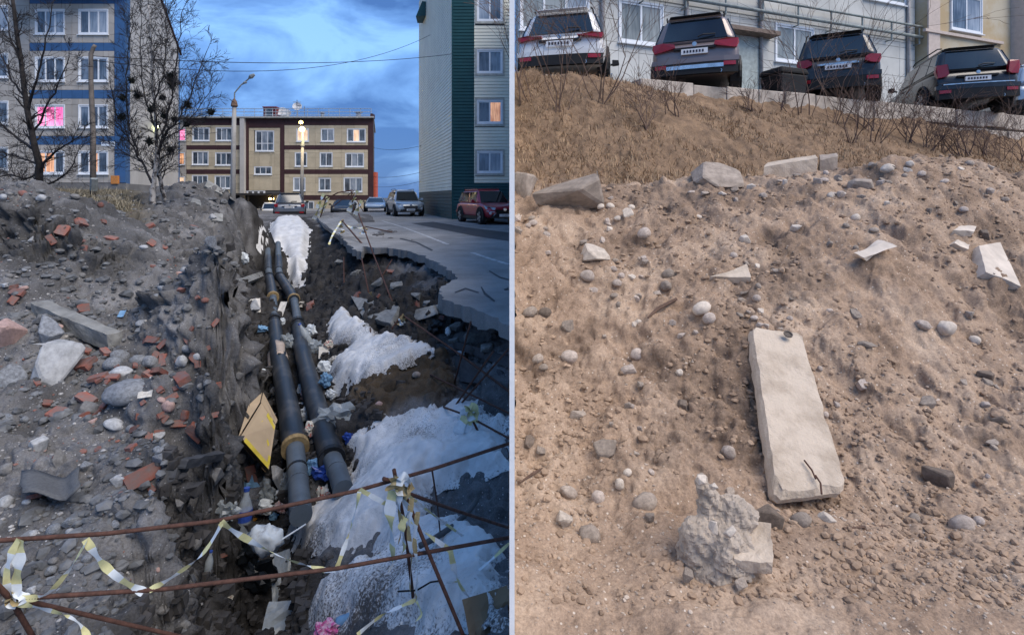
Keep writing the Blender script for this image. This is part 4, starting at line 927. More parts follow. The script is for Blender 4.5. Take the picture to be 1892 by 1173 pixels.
car('black sport utility car with chrome tailgate strip, behind bare twigs', park(1548, 12.3, math.radians(27), 4.6), math.radians(27), P_black, 4.6, 1.84, 1.72, 'suv', rear=dict(tl_in=.58, trim=M_chrome), group=grpR, tail='oval')
car('black sport utility car showing its left side, rightmost dark car', park(1806, 13.5, math.radians(21), 4.6), math.radians(21), P_black, 4.6, 1.88, 1.74, 'suv', rear=dict(tl_in=.66, line=1), group=grpR, tail='tall')
car('pale silver car cut by the right picture edge', park(1952, 14.6, math.radians(22), 4.5), math.radians(22), P_silver, 4.5, 1.8, 1.6, 'suv', rear=dict(), group=grpR)
# black bin beside the twiggy black car
tp = on_line((1448-U0)/F, .5); T = empty('storage_bin', (tp.x, tp.y, DZ), math.radians(20), label='low black storage bin left of the twig-covered black car', cat='bin')
q = MB(); q.hexa([(-.38,-.28,0),(.38,-.28,0),(.38,.28,0),(-.38,.28,0),(-.42,-.32,.5),(.42,-.32,.5),(.42,.32,.5),(-.42,.32,.5)]); q.build('bin_body', M_black, T, local=True, bevel=.04)
q = MB(); q.hexa([(-.45,-.35,.505),(.45,-.35,.505),(.45,.35,.505),(-.45,.35,.505),(-.40,-.30,.66),(.40,-.30,.66),(.40,.30,.66),(-.40,.30,.66)]); q.build('lid', M_tyre, T, local=True, bevel=.05)
grpL = 'cars on the street'
def on_road(u, d, dz=0): return ((u-U0)/F*d, d, ROADZ+dz)
car('dark red crossover facing us beside the green and cream block', on_road(899, 24.3), math.radians(180-24), P_redc, 4.4, 1.72, 1.60, 'suv', front=dict(bar=M_black, text='У 654'), group=grpL, hood=1.04)
car('silver sport utility car facing us in front of the ribbed side wall', on_road(747, 34.0, -.002), math.radians(180-22), P_silver, 4.6, 1.84, 1.70, 'suv', front=dict(bar=M_chrome), group=grpL)
car('pale blue-white sedan parked beyond the berm', on_road(694, 44, 0), math.radians(180-14), P_pale, 4.4, 1.8, 1.22, 'sedan', front=dict(), group=grpL, belt=.80)
car('grey pickup seen from behind at the end of the trench', (*W(537, 402, 33).xy, zat(403, 33)), math.radians(-22), P_grey, 4.6, 1.80, 1.62, 'suv', rear=dict(tl_in=.72, mid=P_grey), group=grpL)
car('small white sport utility car left of the grey pickup', (*W(499, 400, 46).xy, zat(401, 46)), math.radians(180-26), P_white, 4.3, 1.5, 1.30, 'suv', front=dict(), group=grpL)
car('dark car half hidden behind the taped berm', (*W(634, 396, 40).xy, zat(398, 40)), math.radians(180-18), P_black, 4.3, 1.7, 1.25, 'sedan', front=dict(), group=grpL, belt=.8)

def ground_z0(u, d): return HL.h((u-U0)/F*d, d)
# ================================================================ TREES, SHRUBS, GRASS
M_bark = mat('dark_bark', (.035,.030,.028), .95, var=.4, scale=12, bump=.6, bscale=40); M_twig = mat('dark_twig', (.030,.026,.026), .9, var=.2)
M_birch = mat('birch_bark', (.36,.335,.31), .85, col2=(.05,.042,.04), scale=9, bump=.4, bscale=30, pos=(.40,.50)); M_broom = mat('dark_twig_cluster', (.012,.015,.014), .95, var=.3)
M_shrub2 = mat('purple_brown_twig', (.10,.066,.058), .9, var=.3); M_shrub = mat('brown_twig', (.13,.085,.065), .9, var=.25)
def branchy(q, p0, d0, length, r, depth, spread=.55, n=5, up=.25, kids=(3,5), rnd=random, minr=.0032):
    P = [Vector(p0)]; d = Vector(d0).normalized(); R = [r]
    for i in range(n):
        d = (d+Vector((rnd.gauss(0,.16), rnd.gauss(0,.16), rnd.gauss(0,.12)+up*.12))).normalized()
        P.append(P[-1]+d*length/n); R.append(max(minr, r*(1-.80*(i+1)/n)))
    q.tube(P, R, 5 if r > .012 else 3, cap=False)
    if depth <= 0: return
    for k in range(rnd.randint(*kids)):
        t = rnd.uniform(.25, 1.0); i = min(int(t*n), n-1); f = t*n-i; p = P[i].lerp(P[i+1], f); dd = (P[i+1]-P[i]).normalized()
        side = Vector((rnd.gauss(0,1), rnd.gauss(0,1), rnd.gauss(0,.6))); side = (side-dd*side.dot(dd)).normalized()
        branchy(q, p, (dd+side*rnd.uniform(.6,1.2)*spread*1.4), length*rnd.uniform(.42,.68), max(minr, R[i]*.55), depth-1, spread, max(3, n-1), up, kids, rnd, minr)
def tree(name, label, base_uvd, trunk_lines, crown_lines, d, bark, twig, brooms=(), seed=1, reach=1.0, dens=3):
    rnd = random.Random(seed); b = W(*base_uvd); T = empty(name, b, label=label, cat='tree')
    tq, cq = MB(), MB()
    def line(pts): return [W(u, v, d+dd) for (u, v, dd) in pts]
    for pts, r0, r1 in trunk_lines+crown_lines:
        P = line(pts); Q = []
        for i in range(len(P)-1):
            for k in range(4): Q.append(P[i].lerp(P[i+1], k/4)+Vector((rnd.gauss(0,.016), rnd.gauss(0,.016), 0))*(0 if i == 0 and k == 0 else (.35 if (pts, r0, r1) in trunk_lines else 1)))
        Q.append(P[-1]); n = len(Q); R = [r0+(r1-r0)*(i/(n-1))**.8 for i in range(n)]
        heavy = (pts, r0, r1) in trunk_lines
        (tq if heavy else cq).tube(Q, R, 8 if heavy else 5)
        for i in range(2 if not heavy else n//2, n-1):
            for _ in range(2 if heavy else dens):
                dd = (Q[i+1]-Q[i]).normalized(); side = Vector((rnd.gauss(0,1), rnd.gauss(0,.8), rnd.gauss(0,.4))); side = (side-dd*side.dot(dd)).normalized()
                branchy(cq, Q[i], dd*.7+side*.9+Vector((0,0,.25)), reach*rnd.uniform(.45,1.0), max(.006, R[i]*.45), 2, .55, 5, .3, (3,5), rnd)
        branchy(cq, Q[-1], Q[-1]-Q[-2], reach*.7, max(r1, .006), 2, .5, 5, .3, (5,7), rnd)
    tq.build('trunk', bark, T, smooth=True); cq.build('crown', twig, T)
    for (u, v, r) in brooms:
        c = W(u, v, d+rnd.uniform(-.2,.2)); q = MB()
        for k in range(130):
            dv = Vector((rnd.gauss(0,1), rnd.gauss(0,1), rnd.gauss(.3,1))).normalized(); s = c-dv*r*.2+Vector((rnd.gauss(0,.3),rnd.gauss(0,.3),rnd.gauss(0,.3)))*r*.7
            q.tube([s, s+dv*r*.5+Vector((0,0,.1*r)), s+dv*r*rnd.uniform(.7,1.1)+Vector((0,0,.2*r))], [.007,.006,.004], 3, cap=False)
        q.build('twig_cluster', M_broom, T)
    return T
tree('bare_tree', 'dark crooked bare tree in front of the blue-banded house', (76,374,12.6),
  [([(76,374,.6),(70,345,.5),(74,305,.4),(62,262,.3),(48,185,.3),(36,95,.2),(22,-10,0)], .105, .035)],
  [([(72,315,.4),(92,290,.2),(118,270,0),(150,250,-.2)], .04, .012), ([(66,278,.4),(40,262,.6),(10,238,.8),(-20,200,1)], .04, .012), ([(52,205,.3),(66,150,0),(82,90,-.2),(96,10,-.3)], .035, .01),
   ([(60,250,.4),(82,205,.2),(105,160,0),(128,105,-.2)], .03, .009), ([(70,345,.5),(98,338,.2),(126,318,0),(142,285,0)], .035, .01), ([(73,320,.5),(46,332,.8),(18,322,1),(-10,330,1)], .03, .01),
   ([(74,305,.4),(50,296,.7),(22,284,.9),(-5,296,1)], .03, .009), ([(48,185,.3),(25,150,.6),(2,100,.9),(-15,50,1)], .03, .009), ([(40,120,.2),(20,60,.2),(-5,-5,.2)], .025, .008), ([(70,340,.5),(60,352,.2),(36,350,0),(10,356,0)], .02,.007)],
  12.2, M_bark, M_twig, seed=3, reach=.55, dens=2)
tree('birch_tree', 'bare birch with dark twig clusters on the rubble heap', (283,387,11.4),
  [([(283,388,0),(282,350,0),(284,340,0),(290,290,0),(289,235,0),(283,160,.1),(280,80,.1),(274,10,.1)], .066, .012), ([(306,372,.4),(300,352,.3),(294,322,.2),(292,290,.1)], .05, .035)],
  [([(292,285,0),(303,245,-.1),(316,180,-.2),(327,100,-.2),(336,25,-.2)], .032, .008), ([(300,255,0),(325,225,-.2),(352,175,-.3),(382,95,-.4)], .026, .007), ([(281,338,0),(262,300,.2),(240,262,.3),(216,225,.4),(206,165,.4)], .03, .008),
   ([(255,288,.2),(238,235,.3),(232,160,.3),(240,80,.3),(246,15,.3)], .022, .006), ([(300,262,0),(332,240,.2),(366,205,.3),(392,160,.3)], .02, .006), ([(289,240,0),(268,180,.2),(258,110,.3),(262,30,.3)], .022, .006),
   ([(262,300,.2),(232,285,.3),(205,262,.3)], .016, .006), ([(283,200,0),(300,140,-.2),(308,70,-.2),(306,10,-.2)], .02,.006), ([(294,320,0),(306,305,-.1),(320,288,-.1)], .014, .006)],
  11.4, M_birch, M_twig, brooms=[(254,177,.13),(227,182,.10),(224,218,.12),(316,145,.17),(318,158,.14),(300,182,.09),(281,203,.12),(347,195,.12),(322,222,.09),(303,216,.09),(276,263,.12),(315,277,.09),(243,150,.09),(390,209,.11),(345,232,.08)], seed=11, reach=.55)
# bare shrubs above the sandy slope
def shrub(label, u, v, h_px, n, spread, seed, depth=2, mm=None):
    rnd = random.Random(seed); p = HR.hit(u, v); T = empty('bare_shrub', p-Vector((0,0,.04)), label=label, cat='shrub', group='bare shrubs on the dry slope'); q = MB(); h = h_px/F*p.y
    for k in range(n):
        d = Vector((rnd.gauss(0,spread), rnd.gauss(0,spread*.6), 1)).normalized(); s = Vector((rnd.gauss(0,.08), rnd.gauss(0,.08), 0))
        branchy(q, s, d, h*rnd.uniform(.6,1.0), .012*rnd.uniform(.7,1.2), depth, .45, 6, .2, (3,5), rnd, .003)
    q.build('branches', mm or M_shrub, T, local=True); return T
shrub('tall bare shrub in front of the white hatchback', 1032, 205, 235, 5, .16, 1); shrub('bare shrub between the white hatchback and the wall, leaning stems', 1112, 190, 200, 7, .25, 2)
shrub('low twiggy shrub at the left end of the low wall', 1188, 236, 110, 6, .35, 3); shrub('tall bare shrub in front of the twig-covered black car', 1542, 228, 260, 6, .2, 4)
shrub('slender bare shrub left of the twig-covered black car', 1482, 212, 170, 4, .22, 5); shrub('wide brown shrub under the low wall right of centre', 1622, 262, 120, 7, .4, 6)
shrub('brown twiggy shrub under the low wall below the rightmost dark car', 1745, 285, 110, 8, .45, 7); shrub('brown shrub at the right picture edge below the wall', 1850, 296, 120, 8, .4, 8)
shrub('sparse shrub at the left edge of the dry slope', 972, 190, 190, 4, .2, 9); shrub('small bare shrub behind the concrete block on the crest', 1572, 262, 90, 5, .4, 10); shrub('thin shrub below the taupe car', 1252, 215, 80, 5, .45, 12)
for k_, (u_, v_, h_, n_) in enumerate([(1600,240,80,9),(1680,262,90,10),(1715,276,70,9),(1790,288,85,10),(1820,290,60,9),(1885,300,90,10),(1450,205,60,7),(1395,210,55,7)]): shrub(['dense twiggy bush under the wall right of the tall shrub','dense brown bush under the wall between two wide shrubs','low dense bush right of the dense brown bush','dense bush below the rightmost dark car','low bush right of the rightmost wide shrub','dense bush cut by the right picture edge','low thin bush below the black storage bin','low thin bush left of the black storage bin'][k_], u_, v_, h_, n_, .5, 40+k_, mm=M_shrub2)
M_straw = mat('dry_grass', (.37,.255,.155), .9, var=.35, scale=3, coords='World'); M_straw2 = mat('dry_grey_grass', (.26,.225,.16), .9, var=.35, scale=3, coords='World')
def blades(name, label, pts, H, hmin, hmax, m, seed, lean=.5):
    rnd = random.Random(seed); q = MB()
    for (px, py) in pts:
        z = H.h(px, py)-.01; h = rnd.uniform(hmin, hmax); a = rnd.uniform(0, 6.28); w = .004+.004*rnd.random(); le = rnd.uniform(.1, lean)*h*1.6; dx, dy = math.cos(a), math.sin(a)
        q.add([(px-dy*w, py+dx*w, z), (px+dy*w, py-dx*w, z), (px+dx*le*.4+dy*w*.7, py+dy*le*.4-dx*w*.7, z+h*.6), (px+dx*le*.4-dy*w*.7, py+dy*le*.4+dx*w*.7, z+h*.6), (px+dx*le, py+dy*le, z+h*.85)], [(0,1,2,3),(3,2,4)])
    return tag(q.build(name, m), label, kind='stuff')
rnd = random.Random(5); pts = []
while len(pts) < 15000:
    d = rnd.uniform(6.5, 13.5); s = rnd.uniform(.0115, 1.15)
    if d > wall_d(s, -.42 if s > .27 else .5) : continue
    if mnoise.noise(Vector((s*d*.9, d*.9, 3)))+rnd.uniform(-.35,.45) < .05: continue
    pts.append((s*d, d))
blades('dry_grass', 'straw-coloured dry grass on the slope below the car park', pts, HR, .04, .14, M_straw, 3, 1.0)
rnd = random.Random(6); pts = []
for _ in range(2600):
    d = rnd.gauss(10.2, .5); u = rnd.gauss(180, 26); pts.append(((u-U0)/F*d, d))
for _ in range(1800):
    d = rnd.uniform(11, 22); u = rnd.uniform(-120, 240); pts.append(((u-U0)/F*d, d))
blades('dry_grass', 'tufts of withered grass behind the left soil heap', pts, HL, .10, .34, M_straw2, 4, .8)

# low old wall behind the left heap
GW = empty('garden_wall', (*W(10,372,15.5).xy, ground_z0(10,15.5)), label='low grey concrete wall behind the left heap, under the bare tree', cat='wall')
for k in range(7):
    x0 = W(-150+k*33,0,15.5).x; q = MB(); q.box(x0, x0+.53, 15.5, 15.68, zat(385,15.5), zat(361+.6*(k%2),15.5)); q.build('block', M_plinth, GW, bevel=.015)
# ================================================================ LAMPS, POLES, WIRES
M_cpole = mat('pole_concrete', (.30,.29,.275), .85, var=.2, scale=2, bump=.2); M_lampbody = mat('lamp_housing', (.22,.24,.24), .5)
def ground_z(u, d): return HL.h((u-U0)/F*d, d)
b = W(430, 372, 24); SL = empty('street_lamp', (b.x, b.y, ground_z(430,24)-.05), label='tall concrete street lamp post left of the far house, lamp off', cat='street lamp', group='street lamps')
q = MB(); q.tube([(b.x,b.y,ground_z(430,24)-.3), W(431,300,24), W(433,197,24)], [.13,.11,.09], 10); q.build('pole', M_cpole, SL, smooth=True)
q = MB(); q.lathe(W(433,198,24), (0,0,1), [(0,.12),(.05,.16),(.25,.12),(.4,.03)], 10); q.build('pole_cap', mat('rusty_cap', (.16,.10,.07), .8), SL)
q = MB(); q.tube([W(433,192,24), W(433.5,172,24), W(445,158,24), W(462,144,24)], .03, 6); q.build('arm', M_lampbody, SL)
q = MB(); q.tube([W(460,145,24), W(464,142,24), W(470,138,24)], [.05,.11,.06], 8); q.build('lamp_head', M_lampbody, SL)
q = MB(); q.tube([W(448,156,24), W(452,153,24), W(456,153,24)], [.03,.06,.04], 6); q.build('lamp_head', M_lampbody, SL)
b = W(557, 372, 42); SL2 = empty('street_lamp', (b.x, b.y, ground_z(557,42)-.05), label='lit street lamp glowing yellow before the far house', cat='street lamp', group='street lamps')
q = MB(); q.tube([(b.x,b.y,ground_z(557,42)-.3), W(559,270,42)], [.16,.11], 10); q.build('pole', M_cpole, SL2, smooth=True)
q = MB(); q.tube([W(559,270,42), W(560,262,42), W(558.5,240,42)], [.18,.12,.06], 8); q.build('pole_cap', M_lampbody, SL2)
M_glow = mat('lamp_glow', (1,.8,.35), .5, emit=((1,.70,.22), 3.5)); q = MB(); q.lathe(W(558,239,41.8), (0,0,1), [(-.2,.05),(-.15,.2),(.05,.24),(.2,.1)], 12); q.build('lamp_head', M_glow, SL2, smooth=True)
q = MB(); q.lathe(W(556,227,41.8), (0,0,1), [(-.1,.05),(-.05,.15),(.05,.17),(.15,.08)], 12); q.build('lamp_head', M_glow, SL2, smooth=True)
pl = bpy.data.lights.new('street_lamp_light', 'POINT'); pl.energy = 160; pl.color = (1,.75,.35); pl.shadow_soft_size = .25
plo = bpy.data.objects.new('street_lamp_light', pl); COL.objects.link(plo); plo.parent = SL2; plo.location = W(558,239,41.2)-SL2.location
b = W(289, 372, 27); SL3 = empty('wall_lamp', W(289,236,35.4), label='small lit lamp behind the birch branches', cat='lamp')
q = MB(); q.lathe(W(289,236,35.4), (0,0,1), [(-.15,.05),(-.1,.15),(.08,.17),(.16,.08)], 12); q.build('lamp_head', mat('lamp_glow_green', (.9,1,.5), .5, emit=((.95,1,.45), 10)), SL3, smooth=True)
q = MB(); q.tube([W(289,232,35.4), W(283,228,36.5), W(270,228,37.5)], .04, 6); q.build('bracket', M_lampbody, SL3)
b = W(172, 365, 16); OP = empty('utility_pole', (b.x, b.y, ground_z(172,16)), label='slender weathered pole with bent top in front of the blue-banded house', cat='pole')
q = MB(); q.tube([(b.x,b.y,ground_z(172,16)-.3), W(172,250,16), W(168,150,16), W(168,100,16), W(173,88,16), W(176,84,16)], [.085,.075,.065,.06,.055,.05], 8); q.build('pole', mat('weathered_pole', (.15,.13,.115), .9, var=.3, scale=5), OP, smooth=True)
q = MB(); q.tube([W(173,352,16), W(174,330,15.9)], .1, 6); q.build('pole_bracket', M_lampbody, OP)
M_wire = mat('overhead_cable', (.015,.016,.02), .7)
def wire(label, a, b, sag, r):
    a, b = Vector(a), Vector(b); q = MB(); q.tube([a.lerp(b, t/24)-Vector((0,0,sag*4*(t/24)*(1-t/24))) for t in range(25)], r, 5); tag(q.build('overhead_wire', M_wire, top=True), label, 'cable', 'overhead wires')
wire('upper overhead wire running straight to the green block', W(170,104,16), W(838,100,28.2), .35, .014)
wire('overhead wire sagging to the ribbed side wall', W(172,112,16), W(795,65,34), 1.15, .013)
wire('thin wire crossing between birch and far house', W(300,225,16), W(420,238,24), .3, .010)
wire('lower thin wire between far house and ribbed side wall', W(690,273,55), W(785,268,38), .3, .016); wire('lowest thin wire between far house and ribbed side wall', W(690,327,55), W(780,318,39), .2, .016)
wire('middle thin wire between far house and ribbed side wall', W(690,345,55), W(778,335,39), .2, .014)
# ================================================================ THE TWO HEATING PIPES
M_case = mat('black_casing', (.018,.023,.030), .45, col2=(.055,.055,.056), pos=(.38,.50), scale=4, bump=.12, bscale=30, spec=.5, coords='World'); M_inner = mat('grey_pipe', (.095,.115,.135), .5, var=.2, scale=6, coords='World')
M_foam = mat('ochre_foam_ring', (.30,.21,.10), .9, var=.3, scale=20); M_collar = mat('black_collar', (.014,.015,.017), .5)
def pd(v): return float(np.interp(v, [440,450,500,545,625,700,800,960], [16.9,16.6,14.0,11.5,8.3,6.5,5.05,3.82]))
def path(pts, sub=4):
    out = []
    for i in range(len(pts)-1):
        (u0,v0),(u1,v1) = pts[i], pts[i+1]
        for k in range(sub): t = k/sub; v = v0+(v1-v0)*t; out.append(W(u0+(u1-u0)*t, v, pd(v)))
    out.append(W(pts[-1][0], pts[-1][1], pd(pts[-1][1]))); return out
def pipe(label, segs, rings):
    p0 = path(segs[0][1])[0]; T = empty('heating_pipe', p0-Vector((0,0,.11)), label=label, cat='pipe', group='pair of heating pipes in the trench')
    for nm, pts, r, m in segs: q = MB(); q.tube(path(pts), r, 20); o = q.build(nm, m, T, smooth=True); mo = o.modifiers.new('e', 'EDGE_SPLIT'); mo.split_angle = .9
    for v, u, r, w_, m, nm in rings:
        d = pd(v); a = W(u, v+2, pd(v+2)); b = W(u-.3, v-2, pd(v-2)); ax = (b-a).normalized(); q = MB(); q.lathe(W(u, v, d)-ax*w_/2, ax, [(0,r*.9),(0,r),(w_,r),(w_,r*.9)], 20); q.build(nm, m, T)
    return T
pipe('left black insulated heating pipe with a tan wrap', [('pipe_end', [(556,952),(550,880),(545,822)], .083, M_inner), ('casing', [(545.5,828),(536,770),(525,712),(514,655),(507,596)], .113, M_case), ('bare_pipe', [(507,598),(506,575),(504,548)], .080, M_inner),
  ('casing', [(504,550),(501,530),(497,512)], .113, M_case), ('bare_pipe', [(497.5,514),(496,498)], .09, M_inner), ('casing', [(496,500),(495,476)], .105, M_case), ('bare_pipe', [(495,478),(494.5,450)], .085, M_inner)],
  [(826,545.5,.126,.06,M_foam,'foam_ring'),(598,507,.122,.05,M_collar,'collar'),(549,504.2,.128,.09,M_foam,'foam_ring'),(512,497.3,.128,.10,M_collar,'collar'),(591,507,.118,.16,M_collar,'collar'),(452,494.5,.12,.12,M_foam,'foam_ring'),(868,549.3,.087,.03,M_collar,'collar'),(890,551,.088,.02,M_inner,'weld_bead')])
pipe('right black insulated heating pipe with a crooked bend', [('pipe_end', [(634,905),(624,872),(612,842)], .083, M_inner), ('casing', [(613,848),(597,790),(580,735),(566,680),(556,640),(551,602)], .113, M_case), ('bare_pipe', [(551,604),(548,580),(543,553)], .080, M_inner),
  ('casing', [(543.5,555),(536,540),(524,522),(516,510)], .113, M_case), ('bare_pipe', [(516.5,512),(515,497)], .088, M_inner), ('casing', [(515,499),(514.5,476)], .105, M_case), ('bare_pipe', [(514.5,478),(513.5,450)], .085, M_inner)],
  [(846,612.5,.124,.05,M_collar,'collar'),(604,551.3,.122,.05,M_collar,'collar'),(597,550.5,.118,.16,M_collar,'collar'),(553,543,.128,.09,M_foam,'foam_ring'),(511,516.3,.128,.10,M_collar,'collar'),(868,622,.088,.03,M_inner,'weld_bead')])
# tan wrap hanging over the left pipe
M_wrap = mat('tan_felt', (.42,.34,.28), .9, var=.15, scale=8, bump=.3, bscale=60)
q = MB(); c0_, c1_ = W(515, 668, pd(668)), W(511, 642, pd(642)); ax = (c1_-c0_).normalized(); nx = ax.cross(Vector((0,0,1))).normalized(); nz_ = nx.cross(ax)
vs = []; na = 16
for i in range(6):
    c = c0_.lerp(c1_, i/5)
    for k in range(na):
        a = math.radians(-75+k*230/(na-1)); ext = 0 if k < na-4 else (k-(na-5))*.045
        rr = .122+.008*math.sin(k*1.3+i); vs.append(c+(nx*math.cos(a)+nz_*math.sin(a))*rr+Vector((-.03*ext*8,0,-ext)))
q.add(vs, [(i*na+k, i*na+k+1, (i+1)*na+k+1, (i+1)*na+k) for i in range(5) for k in range(na-1)])
o = q.build('pipe_wrap', M_wrap, top=True, smooth=True); s_ = o.modifiers.new('s','SOLIDIFY'); s_.thickness = .006
tag(o, 'tan felt wrap draped over the left heating pipe', 'cloth')
q = MB(); q.tube([W(497,430,16.7), W(501,441,16.7), W(506,453,16.7)], .06, 6); tag(q.build('iron_stake', M_collar, top=True), 'short dark iron stake above the far pipe ends', 'stake')

# ================================================================ STONES, BRICKS, CONCRETE
def rock_mesh(seed, kind):
    rnd = random.Random(seed); bm = bmesh.new()
    if kind == 'round':
        bmesh.ops.create_icosphere(bm, subdivisions=3, radius=.5); off = Vector((seed*3.1, seed*1.7, 0))
        for v in bm.verts:
            n = v.co.normalized(); v.co = n*(.5+.10*mnoise.noise(n*1.3+off)+.03*mnoise.noise(n*3.5+off))
    else:
        for _ in range(16 if kind == 'angular' else 11):
            p = Vector((rnd.uniform(-1,1), rnd.uniform(-1,1), rnd.uniform(-1,1))); p = p/max(abs(p.x), abs(p.y), abs(p.z))*rnd.uniform(.36,.5); bm.verts.new(p)
        bmesh.ops.convex_hull(bm, input=bm.verts); bmesh.ops.delete(bm, geom=[v for v in bm.verts if not v.link_faces], context='VERTS')
        bmesh.ops.bevel(bm, geom=list(bm.edges), offset=.035, segments=1, affect='EDGES', profile=.6)
        bmesh.ops.triangulate(bm, faces=bm.faces); bmesh.ops.subdivide_edges(bm, edges=bm.edges, cuts=1)
        off = Vector((seed*2.3, 5, seed))
        for v in bm.verts: v.co += v.co.normalized()*.010*mnoise.noise(v.co*9+off)
    bm.normal_update(); me = bpy.data.meshes.new('stone'); bm.to_mesh(me); bm.free()
    if kind == 'round': me.polygons.foreach_set('use_smooth', [True]*len(me.polygons))
    return me
ROUND = [rock_mesh(i, 'round') for i in range(7)]; ANG = [rock_mesh(20+i, 'angular') for i in range(9)]
def brick_mesh(seed, broken):
    rnd = random.Random(seed); bm = bmesh.new(); bmesh.ops.create_cube(bm, size=1)
    for v in bm.verts: v.co.x *= .25*(.55 if broken else 1); v.co.y *= .12; v.co.z *= .065
    if broken:
        for v in bm.verts:
            if v.co.x > 0: v.co.x += rnd.uniform(-.06,.03)
    bmesh.ops.subdivide_edges(bm, edges=bm.edges, cuts=3, use_grid_fill=True); off = Vector((seed,1,2))
    for v in bm.verts: v.co += Vector((mnoise.noise(v.co*22+off), mnoise.noise(v.co*22+off*2), mnoise.noise(v.co*22+off*3)))*.006
    corner = max(bm.verts, key=lambda v: v.co.x*rnd.choice((1,-1))+v.co.y*rnd.choice((1,-1))+v.co.z); c = corner.co.copy()
    for v in bm.verts:
        dd = (v.co-c).length
        if dd < .05: v.co = v.co.lerp(Vector((0,0,0)), .28*(1-dd/.05))
    bm.normal_update(); me = bpy.data.meshes.new('brick'); bm.to_mesh(me); bm.free(); return me
BRK = [brick_mesh(i, i % 2) for i in range(6)]
M_gran = mat('grey_granite', (.22,.23,.245), .8, var=.4, scale=9, bump=.5, bscale=26, rnd=.18, bdist=.02); M_pale = mat('pale_stone', (.36,.365,.37), .8, var=.3, scale=6, bump=.3, bscale=30, rnd=.12)
M_dark = mat('dark_stone', (.17,.165,.16), .85, var=.3, scale=6, bump=.4, bscale=30, rnd=.2); M_brick = mat('red_brick', (.25,.080,.055), .9, col2=(.16,.12,.11), scale=7, bump=.5, bscale=40, rnd=.22)
M_pinkst = mat('pink_stone', (.38,.26,.23), .85, var=.25, scale=8, bump=.3, rnd=.1); M_lconc = mat('broken_concrete', (.235,.235,.225), .9, var=.35, scale=6, bump=.6, bscale=30, bdist=.02, rnd=.1)
M_sandst = mat('sandy_stone', (.42,.35,.30), .88, var=.3, scale=6, bump=.4, bscale=24, rnd=.2); M_greyst = mat('warm_grey_stone', (.31,.255,.21), .88, var=.3, scale=6, bump=.4, bscale=24, rnd=.2); M_paleco = mat('pale_warm_concrete', (.58,.50,.42), .9, var=.2, scale=5, bump=.45, bscale=26, rnd=.06)
M_darkw = mat('dark_warm_stone', (.155,.12,.095), .88, var=.3, scale=6, bump=.4, bscale=30, rnd=.2); M_palew = mat('pale_warm_stone', (.50,.43,.36), .85, var=.25, scale=6, bump=.35, bscale=30, rnd=.12)
MT = dict(g=M_gran, p=M_pale, d=M_dark, b=M_brick, k=M_pinkst, c=M_lconc, s=M_sandst, w=M_greyst, o=M_paleco)
def put(H, u, v, wpx, hpx, mt, shape='a', label=None, cat='stone', group=None, name=None, sink=.36, rot=None, seed=None, flat=.75):
    mt_m = MT[mt] if H is HL else dict(d=M_darkw, p=M_palew).get(mt, MT[mt]); rnd = random.Random(seed if seed is not None else int(u*7+v*13)); p = H.hit(u, v+hpx*.3); d = p.y; n = H.normal(p.x, p.y)
    w, h = wpx/F*d, hpx/F*d
    if shape == 'b':
        me = rnd.choice(BRK); base = .25 if wpx > hpx*1.5 else .22; sc = max(w, h)/base*1.0; scl = (sc, sc, sc); dz = .065*sc*.35
    else:
        me = rnd.choice(ROUND if shape == 'r' else ANG); dep = (w+h)/2*rnd.uniform(.8,1.1); scl = (w, dep, h*1.08); dz = h*(.5-sink)
    o = link(name or ('brick' if shape == 'b' else 'stone'), me, None, p+n*dz, (0,0,0), scl, mt_m)
    q = Vector((0,0,1)).rotation_difference(n); e = Euler((rnd.gauss(0,.18), rnd.gauss(0,.18), rnd.uniform(0,6.28) if rot is None else rot))
    if shape != 'b': e.z = rnd.uniform(-.3,.3) if rot is None else rot; q = Vector((0,0,1)).rotation_difference((n+Vector((0,0,1.2))).normalized())
    o.rotation_euler = (q.to_matrix() @ e.to_matrix()).to_euler()
    if label and label.startswith('small '): REG.append((o, u, v, mt, shape, 'R' if H is HR else 'L', wpx))
    return tag(o, label, cat, group)
REG = []
gB, gS = 'loose bricks and brick pieces on the left heap', 'loose stones on the left heap'
